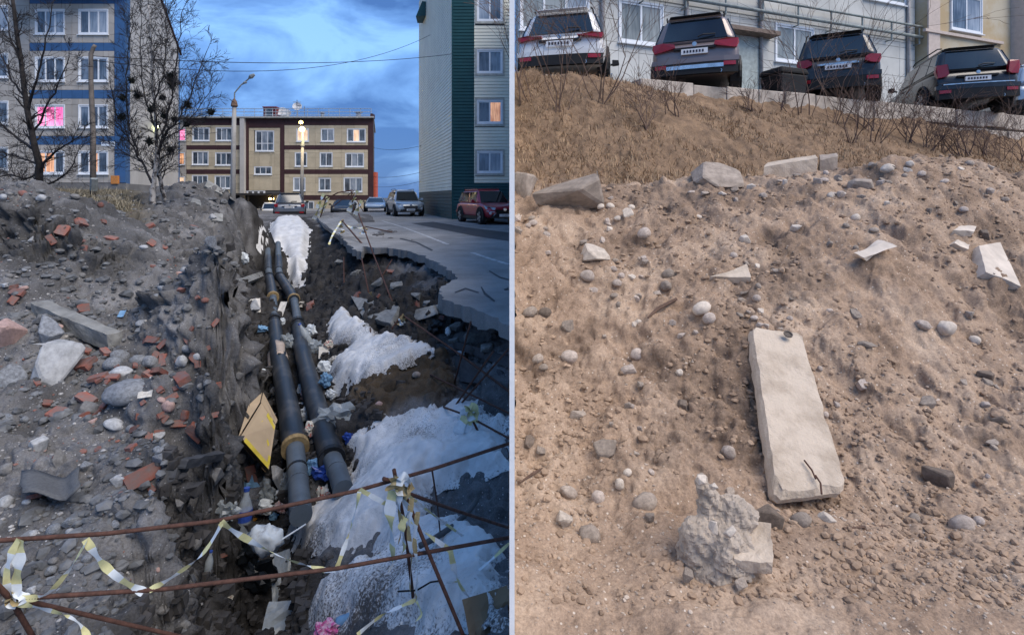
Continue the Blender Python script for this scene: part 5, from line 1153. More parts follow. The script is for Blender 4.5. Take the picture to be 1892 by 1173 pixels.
LST = [ # u v w h material shape label
 (108,662,72,96,'p','a','large pale grey granite boulder standing on the left heap'),(92,604,66,40,'g','a','grey boulder leaning on the long concrete beam'),(14,610,46,58,'k','a','pinkish-grey block at the left picture edge'),(20,690,56,52,'g','a','grey slab of rock at the left edge below the pinkish block'),
 (237,716,78,34,'g','r','flat grey stone lying among the bricks'),(85,572,27,24,'p','r','round whitish stone above the long concrete beam'),(222,656,34,26,'g','r','grey cobble at the lower end of the concrete beam'),(255,664,30,24,'g','r','grey cobble right of the beam end'),(208,668,30,22,'g','r',None),(222,685,44,20,'p','r',None),(278,663,24,20,'g','r',None),
 (336,662,20,20,'p','r',None),(166,752,34,28,'d','a','dark blue-grey rock beside the red bricks'),(212,781,36,14,'p','r','pale flat pebble below the dark rock'),(68,818,24,34,'p','a','upright white stone on the lower left heap'),(110,838,16,38,'d','a',None),(220,887,28,20,'p','a','white angular stone near the pale red chunk'),(292,845,24,14,'g','a',None),(310,744,24,20,'k','r','pinkish round stone right of the bricks'),
 (10,925,24,24,'p','r','round stone at the left edge above the upper rebar'),(135,962,26,24,'g','a','bluish angular stone above the upper rebar'),(245,978,18,18,'g','a',None),(130,980,16,12,'p','r',None),(60,985,20,12,'p','r',None),(100,975,24,18,'g','r',None),(15,1048,16,26,'p','r',None),(160,1030,16,14,'g','r',None),(95,1050,18,14,'g','r',None),
 (395,442,22,26,'g','a','bluish rock on the far heap slope'),(262,595,18,12,'p','r',None),(345,640,20,14,'g','r',None),(365,655,18,14,'p','r',None),(290,800,26,14,'p','a',None),(295,828,24,16,'g','a',None),(160,860,18,20,'g','a',None),(390,400,16,14,'p','a',None),(60,440,10,14,'p','a',None),(265,455,16,8,'p','r',None),(300,530,18,10,'p','r',None),(330,505,14,10,'k','r',None),
 (505,720,12,18,'p','r',None),(700,745,14,10,'k','r',None),(440,690,14,14,'d','a',None),(12,770,30,14,'g','a',None),(14,862,26,22,'d','r',None),(330,925,20,20,'d','a',None),(395,870,26,30,'d','a','dark lump of rubble under the heap edge beside the box'),(520,868,26,70,'p','a','tall whitish rubble piece right of the cardboard box'),(445,840,20,18,'d','a',None),
 (475,845,16,24,'d','a',None),(295,1000,14,14,'g','r',None),(215,965,18,14,'g','a',None),(360,1000,16,20,'d','r',None),(300,1120,22,16,'d','r',None),(340,1150,20,14,'d','r',None),(770,690,16,10,'w','r',None),(410,1115,14,12,'d','r',None),
]
for r in LST: put(HL, *r[:6], label=r[6] or 'small loose stone on the left soil heap', group=gS)
LBR = [(118,423,38,14,'b','long whole red brick on the heap crest, tilted down right'),(148,410,34,13,'b','whole red brick on the heap crest, right of the long one'),(190,407,16,12,'b',None),(26,527,24,14,'b',None),(33,536,22,18,'b','pinkish brick piece near the left edge'),(25,553,26,10,'b',None),(152,564,20,30,'b','upright brown brick above the concrete beam'),(160,664,34,44,'b','big upright red brick behind the granite boulder'),
 (183,693,26,18,'b',None),(208,693,20,16,'b',None),(278,690,26,24,'b',None),(293,682,24,32,'b','steep dark red brick among grey cobbles'),(283,622,18,20,'b',None),(360,650,28,30,'b','brick with mortar on top at the heap edge'),(336,697,44,16,'b','flat pale brick below the heap edge'),(104,760,46,24,'b','bright red brick on the lower left heap'),(160,732,34,22,'b',None),(196,746,26,14,'b',None),(155,765,30,14,'b',None),
 (365,790,34,26,'b','pinkish brick near the ledge above the trench'),(262,872,52,40,'b','large pale red brick chunk on the ledge'),(245,820,26,26,'b','dark red brick on the ledge slope'),(272,802,24,24,'b',None),(250,789,20,12,'b',None),(293,795,14,12,'b',None),(340,772,16,10,'b',None),(300,455,14,10,'b',None),(282,490,12,8,'b',None),(312,512,14,14,'b',None),(366,545,14,14,'b',None),(398,592,14,12,'b',None),(355,605,14,8,'b',None),(348,625,16,14,'b',None),
 (275,415,18,16,'b',None),(280,445,20,22,'b',None),(358,418,14,8,'b',None),(205,440,22,8,'b',None),(95,440,18,12,'b',None),(153,444,14,8,'b',None),(575,560,22,12,'b',None),(572,566,16,14,'b',None),(466,870,34,22,'b','dark red brick below the cardboard box'),(62,915,30,16,'b','brick under the torn sheet of roofing'),(412,1022,12,10,'b',None),(280,898,20,10,'b',None),(14,993,12,10,'b',None),(165,1020,12,12,'b',None),(660,545,20,10,'b',None),(905,655,14,8,'b',None),(720,500,14,10,'b',None),(770,560,14,10,'b',None),(815,585,18,10,'b',None),(700,545,12,8,'b',None),(618,1118,12,14,'b',None),(663,1100,14,10,'b',None)]
for r in LBR: put(HL, r[0], r[1], r[2], r[3], 'b', 'b', r[5] or 'small broken red brick piece on the left soil', 'brick', gB)
gR = 'loose stones on the sandy slope'
RST = [(1052,352,134,62,'w','a','long grey boulder on the crest of the sandy heap'),(962,338,46,64,'w','a','grey boulder at the wall on the left end of the crest'),(1332,317,104,32,'w','a','low dark boulder on the crest left of the concrete block'),(1101,458,62,36,'p','a','pale grey angular stone on the upper left sand slope'),
 (1190,428,26,20,'s','r','round stone right of the pale grey stone'),(1160,390,22,18,'o','a',None),(1086,505,28,20,'s','r',None),(1235,504,24,20,'w','r',None),(1231,524,20,18,'w','r',None),(1298,565,34,22,'o','r','smooth pale oval stone above the slab'),(1311,584,24,20,'s','r',None),(980,574,28,20,'w','r',None),(1007,575,26,20,'d','r','dark round stone at the left of the slope'),(1048,598,28,24,'w','a',None),
 (1742,599,34,30,'o','r','pale round stone on the right slope'),(1704,597,26,16,'s','r',None),(1590,338,46,22,'w','a','flat stone below the heap top right of the block'),(1640,309,24,16,'o','r',None),(1124,822,54,34,'w','a','grey stone with a wedge shape on the lower left sand'),(1190,923,46,32,'w','r','rounded grey boulder left of the broken concrete lump'),(1105,914,24,22,'s','r',None),(1050,906,36,20,'w','r','flat grey pebble on the lower left sand'),(1044,958,34,24,'p','a','white-topped stone near the lower left'),(1090,984,40,32,'w','r','round grey stone beside the white-topped stone'),
 (1070,768,36,20,'w','a',None),(1346,830,26,24,'s','r',None),(1728,874,52,44,'d','a','dark lump of stone on the lower right sand'),(1690,956,22,18,'w','r',None),(1780,966,44,36,'s','r','tan round boulder at the lower right'),(1810,960,18,16,'s','r',None),(1418,955,48,38,'d','a','dark brownish stone at the slab foot'),(1480,957,36,24,'w','r','grey stone under the slab end, left'),(1526,955,28,18,'p','a','pale stone under the slab end, right'),
 (1052,655,32,24,'s','r',None),(995,660,22,16,'w','r',None),(1005,676,18,12,'w','r',None),(1180,650,26,22,'s','r',None),(1160,680,30,12,'s','a',None),(1185,708,14,14,'w','a',None),(1260,745,20,18,'d','a',None),(1255,685,14,12,'p','r',None),(1580,575,22,22,'w','a',None),(1530,870,18,12,'s','r',None),(1600,635,34,10,'w','a',None),(1790,580,14,20,'w','a',None),(1800,625,18,16,'o','r',None),(1710,738,34,18,'w','a','flat grey stone in the gravel patch at right'),(1815,690,28,24,'d','a',None),(1825,705,22,14,'w','a',None),
 (1845,775,26,18,'d','a',None),(1830,815,22,14,'w','a',None),(1595,705,24,14,'s','a',None),(1140,520,18,12,'s','r',None),(1375,440,18,16,'o','a',None),(1290,400,14,8,'o','r',None),(1355,470,14,12,'s','r',None),(1580,400,18,14,'p','r',None),(1470,420,20,14,'o','a',None),(1535,360,14,12,'p','r',None),(1410,360,16,12,'s','r',None),(1330,330,14,10,'o','r',None),(1780,385,16,10,'s','r',None),(1815,430,16,18,'d','a',None),(1110,380,14,10,'o','r',None),(985,410,18,10,'s','r',None),(1200,955,24,18,'w','a',None),(980,810,24,22,'d','a',None),(1000,830,20,16,'w','a',None),
 (1350,905,22,14,'w','a',None),(1160,870,16,12,'o','r',None),(1145,890,18,20,'p','r',None),(1305,935,20,14,'s','a',None)]
for r in RST: put(HR, *r[:6], label=r[6] or 'small loose stone on the sandy slope', group=gR)
# a few dozen more countable stones, then the gravel
rnd = random.Random(21)
for k in range(70):
    d = math.exp(rnd.uniform(math.log(2.3), math.log(8))); u = rnd.uniform(-40, 420-60*max(0, d-5)); p = W(u, 0, d)
    if HL._bil(dark_soil, p.x/p.y, math.log(p.y)) > .35: continue
    z = HL.h(p.x, p.y); v = VH-(z-E)/d*F
    put(HL, u, v, rnd.uniform(9,17), rnd.uniform(7,12), rnd.choice('ggpdbk'), rnd.choice('ra'), 'small loose stone on the left soil heap', group=gS, seed=k)
CL = [(rnd.uniform(960,1890), rnd.uniform(2.3,5.6)) for _ in range(22)]
for k in range(120):
    cu_, cd_ = rnd.choice(CL); d = min(max(cd_+rnd.gauss(0,.22), 2.0), 5.9); u = min(max(cu_+rnd.gauss(0,38), 956), 1900); p = W(u, 0, d); z = HR.h(p.x, p.y); v = VH-(z-E)/d*F
    put(HR, u, v, rnd.uniform(8,18), rnd.uniform(6,13), rnd.choice('sswwo'), rnd.choice('raa'), 'small loose stone on the sandy slope', group=gR, seed=500+k)
for k in range(46):
    u = rnd.gauss(265, 85); v = rnd.gauss(705, 62)
    if not (20 < u < 410 and 560 < v < 840): continue
    p = HL.hit(u, v)
    if HL._bil(dark_soil, p.x/p.y, math.log(p.y)) > .35: continue
    put(HL, u, v, rnd.uniform(12,24), rnd.uniform(9,16), 'b', 'b', 'small broken red brick piece', 'brick', gB, seed=900+k)
def gravel(name, label, H, n, u0, u1, d0, d1, smin, smax, m, seed, dens=None, in_dark=None):
    rnd = random.Random(seed); q = MB(); t = (1+5**.5)/2
    ico = [Vector(v).normalized() for v in [(-1,t,0),(1,t,0),(-1,-t,0),(1,-t,0),(0,-1,t),(0,1,t),(0,-1,-t),(0,1,-t),(t,0,-1),(t,0,1),(-t,0,-1),(-t,0,1)]]
    F_ = [(0,11,5),(0,5,1),(0,1,7),(0,7,10),(0,10,11),(1,5,9),(5,11,4),(11,10,2),(10,7,6),(7,1,8),(3,9,4),(3,4,2),(3,2,6),(3,6,8),(3,8,9),(4,9,5),(2,4,11),(6,2,10),(8,6,7),(9,8,1)]
    k = 0
    while k < n:
        d = math.exp(rnd.uniform(math.log(d0), math.log(d1))); u = rnd.uniform(u0, u1); px = (u-U0)/F*d
        if dens and mnoise.noise(Vector((px*dens, d*dens, seed)))+rnd.uniform(-.3,.3) < 0: k += .3; continue
        if in_dark is not None and (H._bil(dark_soil, px/d, math.log(d)) > .45) != in_dark: k += .4; continue
        z = H.h(px, d); s = smin*(smax/smin)**(rnd.random()**2.2)*(.6+.4*d/4); a = rnd.uniform(0,6.28); ca, sa = math.cos(a), math.sin(a); fx_, fy_, fz_ = rnd.uniform(.7,1.3), rnd.uniform(.6,1.1), rnd.uniform(.45,.8)
        vs = []
        for v in ico:
            w_ = v*(s*rnd.uniform(.78,1.15)); xx, yy = w_.x*fx_, w_.y*fy_; vs.append((px+xx*ca-yy*sa, d+xx*sa+yy*ca, z+w_.z*fz_+s*.12))
        q.add(vs, F_); k += 1
    return tag(q.build(name, m), label, kind='stuff')
def wall_clods():
    rnd = np.random.default_rng(77); N = HL.normals(HL.Zb); uu = HL.SS*F+U0
    sel = np.argwhere((N[...,2] < .72) & (HL.D < 12) & (HL.D > 2.2) & (uu > 225) & (uu < 940) & (dark_soil > .2)); sel = sel[rnd.permutation(len(sel))[:2600]]; q = MB(); rr = random.Random(8)
    base = ANG[0]; 
    for j, i in sel:
        p = Vector((HL.X[j,i], HL.D[j,i], HL.Zb[j,i]))+Vector(N[j,i])*float(HL.disp[j,i]); s = rr.choice((.010,.014,.02,.03,.045))*(.7+.3*p.y/4); vs = []
        for c in ((-1,-1,-1),(1,-1,-1),(1,1,-1),(-1,1,-1),(-1,-1,1),(1,-1,1),(1,1,1),(-1,1,1)): vs.append(p+Vector((c[0]*rr.uniform(.4,1), c[1]*rr.uniform(.4,1), c[2]*rr.uniform(.4,.9)))*s)
        if p.x+s*1.1 > -.0105: continue
        q.hexa(vs)
    tag(q.build('wall_clods', M_clodd), 'broken clods and stones sticking out of the trench walls', kind='stuff')
M_grav = mat('mixed_grit', (.42,.41,.40), .9, col2=(.15,.14,.13), scale=11, coords='World', pos=(.35,.62)); M_gravb = mat('brick_grit', (.26,.10,.07), .9, col2=(.16,.12,.11), scale=9, coords='World'); M_grvs = mat('sandy_grit', (.50,.41,.33), .9, col2=(.19,.145,.115), scale=10, coords='World', pos=(.34,.62))
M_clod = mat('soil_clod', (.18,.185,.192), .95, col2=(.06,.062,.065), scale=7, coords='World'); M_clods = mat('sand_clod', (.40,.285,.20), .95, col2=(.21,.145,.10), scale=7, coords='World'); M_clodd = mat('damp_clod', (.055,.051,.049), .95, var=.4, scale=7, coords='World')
gravel('grit', 'grey grit strewn over the left soil heaps', HL, 5200, -80, 500, 2.1, 14, .004, .020, M_grav, 31, 1.1, False)
gravel('brick_rubble', 'fine red brick rubble strewn over the left heap', HL, 700, -60, 430, 2.4, 11, .005, .022, M_gravb, 32, .9, False)
gravel('soil_clods', 'crumbled soil clods on the left heaps', HL, 5000, -80, 470, 2.1, 15, .012, .060, M_clod, 33, .8, False)
gravel('dark_clods', 'dark clods on the trench walls', HL, 4200, 240, 938, 2.6, 16, .008, .034, M_clodd, 34, 1.2, True)
gravel('grit', 'sandy grit strewn over the right slope', HR, 6000, 952, 1960, 1.7, 6.5, .003, .013, M_grvs, 41, 1.5)
gravel('sand_clods', 'crumbled sand clods on the right slope', HR, 8000, 952, 1960, 1.9, 6.6, .007, .032, M_clods, 42, .9)

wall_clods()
for k, (u_, v_, w_, h_) in enumerate([(700,520,26,14),(735,528,30,16),(770,545,24,14),(812,572,30,18),(845,600,26,16),(872,622,34,20),(905,640,28,16),(840,628,22,12),(660,505,22,12),(628,486,18,10),(790,560,18,10),(925,655,26,14)]):
    o = put(HL, u_, v_, w_, h_, 'c', 'a', label=['leftmost of the fallen asphalt chunks at the pit wall','large chunk under the road lip','chunk below the deepest part of the hole','chunk under the middle of the lip','chunk under the near lip, left','biggest chunk under the near lip','chunk under the near lip by the rods','small chunk between lip and slab','chunk below the left corner of the lip','small chunk at the far end of the pit wall','small chunk in the cavity','chunk by the white wall under the lip'][k]+', fallen asphalt' , cat='rubble', group='fallen asphalt chunks', name='asphalt_chunk', sink=.2)
# ================================================================ CONCRETE PIECES
def slabgrid(name, corners, thick, m, label=None, cat=None, group=None, n=8, k=16, jit=.012, parent=None, chip=.02, seed=0):
    """a solid slab: top face spanned by four corners (a b c d round), thickened by vector thick, edges chipped"""
    a, b, c, d = map(Vector, corners); th = Vector(thick); bm = bmesh.new(); off = Vector((seed*1.3, seed*.7, seed)); L = 3
    nrm = (b-a).cross(d-a).normalized(); V = {}
    for z in range(L+1):
        for i in range(n+1):
            for j in range(k+1):
                if 0 < z < L and 0 < i < n and 0 < j < k: continue
                s, t = i/n, j/k; p = (a.lerp(b, s)).lerp(d.lerp(c, s), t)+th*(z/L); ed = min(i, n-i) == 0, min(j, k-j) == 0, z in (0, L)
                ctr = (a+b+c+d)/4+th*.5; r = sum(ed)
                p = p+Vector((mnoise.noise(p*9+off), mnoise.noise(p*9+off*2), mnoise.noise(p*9+off*3)))*jit+Vector((mnoise.noise(p*31+off), mnoise.noise(p*31+off*2), mnoise.noise(p*31+off*3)))*jit*.5
                if r >= 2: p = p.lerp(ctr, chip*(.6+1.6*max(0, mnoise.noise(p*14+off)))*(r-1))
                V[z,i,j] = bm.verts.new(p)
    for z in (0, L):
        for i in range(n):
            for j in range(k): bm.faces.new((V[z,i,j], V[z,i+1,j], V[z,i+1,j+1], V[z,i,j+1]))
    for z in range(L):
        for i in range(n):
            for j in (0, k): bm.faces.new((V[z,i,j], V[z,i+1,j], V[z+1,i+1,j], V[z+1,i,j]))
        for j in range(k):
            for i in (0, n): bm.faces.new((V[z,i,j], V[z,i,j+1], V[z+1,i,j+1], V[z+1,i,j]))
    bmesh.ops.recalc_face_normals(bm, faces=bm.faces); loc = Vector((0,0,0)) if parent else (a+b+c+d)/4+th
    sub = root_loc(parent) if parent else loc
    for v in bm.verts: v.co -= sub
    me = bpy.data.meshes.new(name); bm.to_mesh(me); bm.free(); me.materials.append(m); return tag(link(name, me, parent, loc), label, cat, group)
def on(H, u, v, lift=0): p = H.hit(u, v); return p+Vector((0,0,lift))
M_slab = mat('cream_concrete', (.55,.455,.36), .9, col2=(.36,.285,.215), pos=(.28,.55), scale=5.5, bump=.8, bscale=55, bdist=.012); M_rebar = mat('rusty_rebar', (.085,.040,.028), .8, var=.4, scale=40, bump=.5, bscale=90, bdist=.004)
SLB = empty('concrete_slab', W(1500,930,2.5), label='long cream concrete kerb slab lying down the sandy slope', cat='slab')
slabgrid('slab', [W(1388,600,3.44), W(1481,612,3.40), W(1569,904,2.49), W(1436,918,2.45)], Vector((-.022,.042,-.078)), M_slab, parent=SLB, n=12, k=34, jit=.006, chip=.055, seed=4)
q = MB(); q.tube([W(1486,850,2.60), W(1500,868,2.55), W(1507,884,2.50)], .0045, 6); q.tube([W(1507,878,2.53), W(1516,892,2.48), W(1518,912,2.43)], .0045, 6); q.build('rebar_hook', M_rebar, SLB)
q = MB(); q.lathe(W(1456,618,3.325), (0,-.55,.83), [(0,.028),(.008,.028),(.008,.022),(-.004,.016)], 14); q.build('bolt_hole', mat('dark_hole_rim', (.12,.10,.085), .9), SLB)
# broken lump with crushed face
def lump(name, label, blobs, m, voxel, amp, freq, cat='concrete', parent=None, seed=1):
    q = MB()
    for (u, v, d, rx, ry, rz_) in blobs:
        c = W(u, v, d); q.lathe(c, (0,0,1), [(-rz_,.02*rx)]+[(rz_*math.sin(a), rx*math.cos(a)) for a in (-1.1,-.6,-.1,.35,.8,1.2)]+[(rz_,.02*rx)], 14)
    o = q.build(name, m, parent, smooth=False, top=parent is None)
    r = o.modifiers.new('r', 'REMESH'); r.mode = 'VOXEL'; r.voxel_size = voxel
    tx = bpy.data.textures.new(name+'_relief', 'CLOUDS'); tx.noise_scale = freq; tx.noise_depth = 4
    dp = o.modifiers.new('d', 'DISPLACE'); dp.texture = tx; dp.strength = amp; dp.mid_level = .5; dp.texture_coords = 'GLOBAL'
    t2 = bpy.data.textures.new(name+'_grain', 'CLOUDS'); t2.noise_scale = freq*.3; t2.noise_depth = 3; d2 = o.modifiers.new('d2', 'DISPLACE'); d2.texture = t2; d2.strength = amp*.45; d2.mid_level = .5; d2.texture_coords = 'GLOBAL'
    return tag(o, label, cat) if parent is None else o
M_lumpc = mat('beige_broken_concrete', (.43,.36,.295), .95, col2=(.32,.265,.215), scale=14, bump=.5, bscale=60, bdist=.01)
LMP = empty('broken_concrete', W(1340,1085,2.0), label='jagged lump of broken concrete with a white face on the sand', cat='concrete')
lump('rubble_body', None, [(1290,1010,2.12,.085,.08,.12),(1345,1020,2.08,.11,.09,.12),(1310,940,2.16,.045,.05,.11),(1298,900,2.18,.030,.03,.05),(1360,950,2.15,.085,.07,.07),(1325,1060,2.06,.10,.08,.07)], M_lumpc, .008, .055, .07, parent=LMP)
slabgrid('crushed_face', [W(1352,1034,1.98), W(1433,1040,1.965), W(1426,966,2.12), W(1380,960,2.14)], (0,.01,-.05), M_slab, parent=LMP, n=6, k=6, jit=.012, seed=9)
for k_, (u_, v_, d_, w_, m_) in enumerate([(1296,885,2.13,22,M_paleco),(1318,900,2.10,16,M_paleco),(1318,972,2.0,22,M_paleco),(1348,982,1.98,26,M_paleco),(1270,1062,1.99,24,M_greyst),(1370,1078,1.95,26,M_greyst)]):
    s_ = w_/F*d_; link('fragment', ANG[k_ % len(ANG)], LMP, W(u_, v_, d_)-LMP.location, (k_*1.1, k_*.7, k_*1.9), (s_, s_*.8, s_*.75), m_)
gC = 'concrete pieces on the sandy slope'
def flat_piece(label, pix, lift, thick, m, H=HR, cat='concrete', name='concrete_piece', group=gC, seed=1, n=7, k=9, jit=.008, lifts=None):
    P = [on(H, u, v, (lifts[i] if lifts else lift)) for i, (u, v) in enumerate(pix)]; nr = (P[1]-P[0]).cross(P[3]-P[0]).normalized()
    if nr.z < 0: nr = -nr
    return slabgrid(name, P, -nr*thick, m, label, cat, group, n, k, jit, seed=seed)
slabgrid('concrete_piece', [W(1410,308,5.92), W(1512,292,5.95), W(1508,286,6.2), W(1418,300,6.2)], (0,.02,-.19), M_slab, 'white concrete block lying on the crest of the heap', 'concrete', gC, 10, 6, .008, seed=2)
slabgrid('concrete_piece', [W(1515,296,6.0), W(1549,289,6.02), W(1547,282,6.2), W(1514,287,6.2)], (0,.02,-.18), M_greyst, 'grey concrete stub behind the white block on the crest', 'concrete', gC, 6, 6, .010, seed=3)
flat_piece('curved pale shard above the slab', [(1310,522),(1388,524),(1380,498),(1345,514)], .05, .06, M_slab, seed=5)
flat_piece('tilted slab fragment with bright top right of centre', [(1577,500),(1640,478),(1622,455),(1582,488)], .08, .09, M_paleco, seed=6, lifts=[.14,.14,.06,.06])
flat_piece('long pale slab fragment near the right picture edge', [(1808,470),(1848,462),(1888,548),(1822,520)], .08, .09, M_paleco, seed=7)
flat_piece('dark-edged slab fragment above the long pale one', [(1762,450),(1800,452),(1806,430),(1775,428)], .06, .06, M_paleco, seed=8, lifts=[.12,.12,.06,.06])
flat_piece('small flat fragment leaning on the dark-edged slab', [(1764,462),(1790,474),(1792,464),(1768,454)], .06, .07, M_paleco, seed=10)
q = MB(); q.tube([on(HR,1197,592,.02), on(HR,1215,578,.03), on(HR,1250,562,.04)], [.006,.016,.012], 6); tag(q.build('stick', mat('brown_wood', (.12,.075,.055), .9, var=.3, scale=20), top=True), 'dark brown stick on the sand left of the slab', 'stick')
q = MB(); q.tube([on(HR,958,900,.02), on(HR,985,885,.03), on(HR,1002,872,.02)], [.004,.008,.005], 6); tag(q.build('stick', bpy.data.materials['brown_wood'], top=True), 'thin twig at the lower left of the sand', 'stick')
q = MB(); q.tube([on(HR,1558,978,.006), on(HR,1600,976,.008), on(HR,1645,974,.006)], .005, 5); tag(q.build('stick', bpy.data.materials['brown_wood'], top=True), 'straight thin rod on the flat sand below the slab', 'stick')
gCL = 'concrete pieces on the left side'
# left: long beam, slabs in the bank, broken asphalt
P0_, P1_ = on(HL, 70, 575, .10), on(HL, 212, 640, .12); dr = (P1_-P0_).normalized(); sd_ = dr.cross(Vector((0,0,1))).normalized()
slabgrid('concrete_beam', [P0_-sd_*-.07, P1_-sd_*-.07, P1_-sd_*.07, P0_-sd_*.07], (0,.02,-.16), M_lconc, 'long grey concrete beam with rebar stubs on the left heap', 'beam', gCL, n=16, k=4, jit=.010, seed=12)
L_ = lambda *a, **k_: flat_piece(*a, H=HL, group=gCL, **k_)
L_('pale concrete slab on the bank below the undermined road', [(648,552),(738,572),(722,605),(668,590)], .06, .10, M_lconc, seed=13, n=10, k=8); L_('second concrete slab on the bank, right of the first', [(762,606),(805,592),(800,575),(768,582)], .08, .08, M_lconc, seed=14)
L_('broken asphalt slab sunk in the bank beside the wall', [(832,635),(941,668),(941,690),(838,650)], .05, .09, M_patch, seed=15, n=12, k=6); L_('heaved asphalt shelf on the berm at the far road edge', [(584,404),(642,393),(694,446),(650,458)], .05, .20, M_asph, seed=31, n=16, k=14, jit=.03); L_('tilted asphalt slab below the sunken one', [(838,662),(925,690),(936,720),(850,712)], .04, .09, M_patch, seed=16, n=10, k=6)
L_('concrete slab leaning on the top of the far rubble heap', [(378,352),(412,368),(404,352),(384,340)], .12, .10, M_lconc, seed=17); L_('small slab on the far rubble heap, right of the leaning slab', [(408,362),(432,378),(428,366),(414,354)], .10, .08, M_lconc, seed=18)
L_('pale chunk on the right slope of the far rubble heap', [(392,412),(412,414),(412,400),(396,398)], .06, .1, M_lconc, seed=19); L_('grey slab low on the far rubble heap', [(352,378),(372,384),(370,374),(356,370)], .06, .08, M_lconc, seed=20)
L_('upright concrete shard at the ledge above the trench', [(276,970),(292,972),(292,930),(284,926)], .02, .03, M_gran, seed=21); L_('asphalt crust lip hanging over the trench ledge', [(322,870),(395,852),(402,838),(330,852)], .02, .06, M_patch, seed=22, n=10, k=5)
L_('dark asphalt crust piece above the rebar on the ledge', [(290,905),(322,890),(330,862),(300,868)], .01, .05, M_patch, seed=24); L_('rubble plate behind the far pipe bend', [(436,522),(484,506),(488,514),(452,530)], .06, .1, M_lconc, seed=23); L_('whitish broken piece left of the left pipe', [(464,578),(482,576),(478,556),(470,558)], .05, .06, M_pale, seed=25)
q = MB()
for i in range(9):
    for j in range(6): q.v.append(tuple(W(40+i*13.5-j*1.0+(j>3)*6, 886+j*8.5+i*1.6-max(0,i-6)*6, 3.13-j*.055)+Vector((0,0,.05+.015*math.sin(i*.9)+.012*max(0,i-6)))))
q.f = [(i*6+j, i*6+j+1, (i+1)*6+j+1, (i+1)*6+j) for i in range(8) for j in range(5)]; q.mi = [0]*len(q.f)
o = q.build('roofing_sheet', mat('grey_mesh_sheet', (.115,.118,.122), .85, var=.25, scale=60, bump=.8, bscale=70), top=True, smooth=True); o.modifiers.new('s', 'SOLIDIFY').thickness = .008; tag(o, 'torn grey roofing sheet on the lower left heap', 'sheet')

# ================================================================ REBAR FENCE AND TAPE
gRb = 'rusty rebar rods'
def rod(label, pts, r=.0075, name='rebar'):
    P = [W(*p) if len(p) == 3 else on(HL, p[0], p[1], -.04) for p in pts]; q = MB(); Q = []
    for i in range(len(P)-1):
        for k in range(6): Q.append(P[i].lerp(P[i+1], k/6))
    Q.append(P[-1]); q.tube(Q, r, 8); return tag(q.build(name, M_rebar, top=True, smooth=True), label, 'rebar', gRb)
rod('upper long rusty rod crossing the foreground', [(-90,999,1.68),(0,998,1.70),(200,985,1.78),(400,962,1.88),(660,906,2.05),(800,866,2.16),(944,818,2.28)])
rod('lower long rusty rod crossing the foreground', [(16,1106,1.70),(300,1088,1.82),(620,1050,1.98),(944,992,2.20)])
rod('short rusty leg at the lower left corner', [(-8,1078,1.66),(20,1106,1.70),(62,1178,1.78)], .0085); rod('rusty rod slanting from the left knot to the bottom edge', [(40,1107,1.72),(180,1140,1.86),(345,1178,2.05)])
rod('dark upright post of the taped tripod', [(728,868,2.10),(748,970,2.28),(766,1112)], .0085); rod('slanting front leg of the taped tripod', [(745,905,2.08),(800,1040,2.06),(858,1178,2.02)], .008); rod('rear rod of the taped tripod running right', [(740,906,2.12),(840,942,2.5),(944,976,2.8)], .0075); rod('short stub of the taped tripod', [(708,884,2.06),(742,893,2.12)], .008)
rod('thin rod standing in the snow behind the tripod', [(798,866,2.2),(808,930,2.6),(816,1000)], .004)
rod('rod from the far tape knot to the right edge', [(742,581,7.2),(850,655,5.6),(941,723,4.7)], .012); rod('rod propped at the far tape knot', [(744,580,7.2),(696,640)], .012); rod('rod on the snow right of the small tape knot', [(695,646,7.0),(741,671,6.6)], .010)
rod('leaning rod standing in front of the asphalt slab', [(870,594,5.3),(838,706)], .010); rod('first crossed rod by the wall', [(912,648,4.6),(823,768)], .010); rod('second crossed rod by the wall', [(940,644,4.5),(826,768)], .010); rod('long low rod beside the crossed rods', [(795,692,5.6),(944,765,4.4)], .009)
rod('post of the taped stand on the snow', [(862,755,4.5),(885,800,4.35),(925,882)], .010); rod('side leg of the taped stand on the snow', [(865,770,4.5),(900,840,4.3),(938,920)], .010); rod('rear arm of the taped stand on the snow', [(820,752,4.9),(864,768,4.5),(941,810,4.1)], .009)
rod('tall leaning rod from the road berm into the pit', [(662,394,13),(690,470,11),(724,552)], .016); rod('rod hanging in the pit below the road edge', [(668,477,10.6),(681,540,9.4)], .014); rod('upright rod in the dark pit wall', [(635,475,12.6),(636,552)], .014); rod('rod in the snow under the middle tape knot', [(684,606,7.7),(689,640)], .010)
rod('thin rod poking from the cavity', [(724,480,10.2),(705,512,9.8)], .012); rod('far rod lying from the berm knot', [(676,419,15),(724,429,14.5)], .016); rod('near rod lying from the berm knot', [(632,408,16),(671,453,13.2)], .022)
rod('bent rod arching over the far berm', [(592,402,25),(602,368,25),(625,356,25),(652,352,25)], .03); rod('upright rod of the far taped frame', [(655,398,25),(648,350,25)], .025); rod('slanted rod of the far taped frame', [(655,352,25),(612,384,25)], .02); rod('right leg of the far taped frame', [(648,352,25),(672,392,25)], .02)
M_ty = mat('tape_yellow', (.62,.58,.30), .55, var=.2, scale=20); M_tw = mat('tape_white', (.66,.70,.72), .55, var=.15, scale=20); M_to = mat('tape_stained', (.42,.32,.16), .7, var=.4, scale=30)
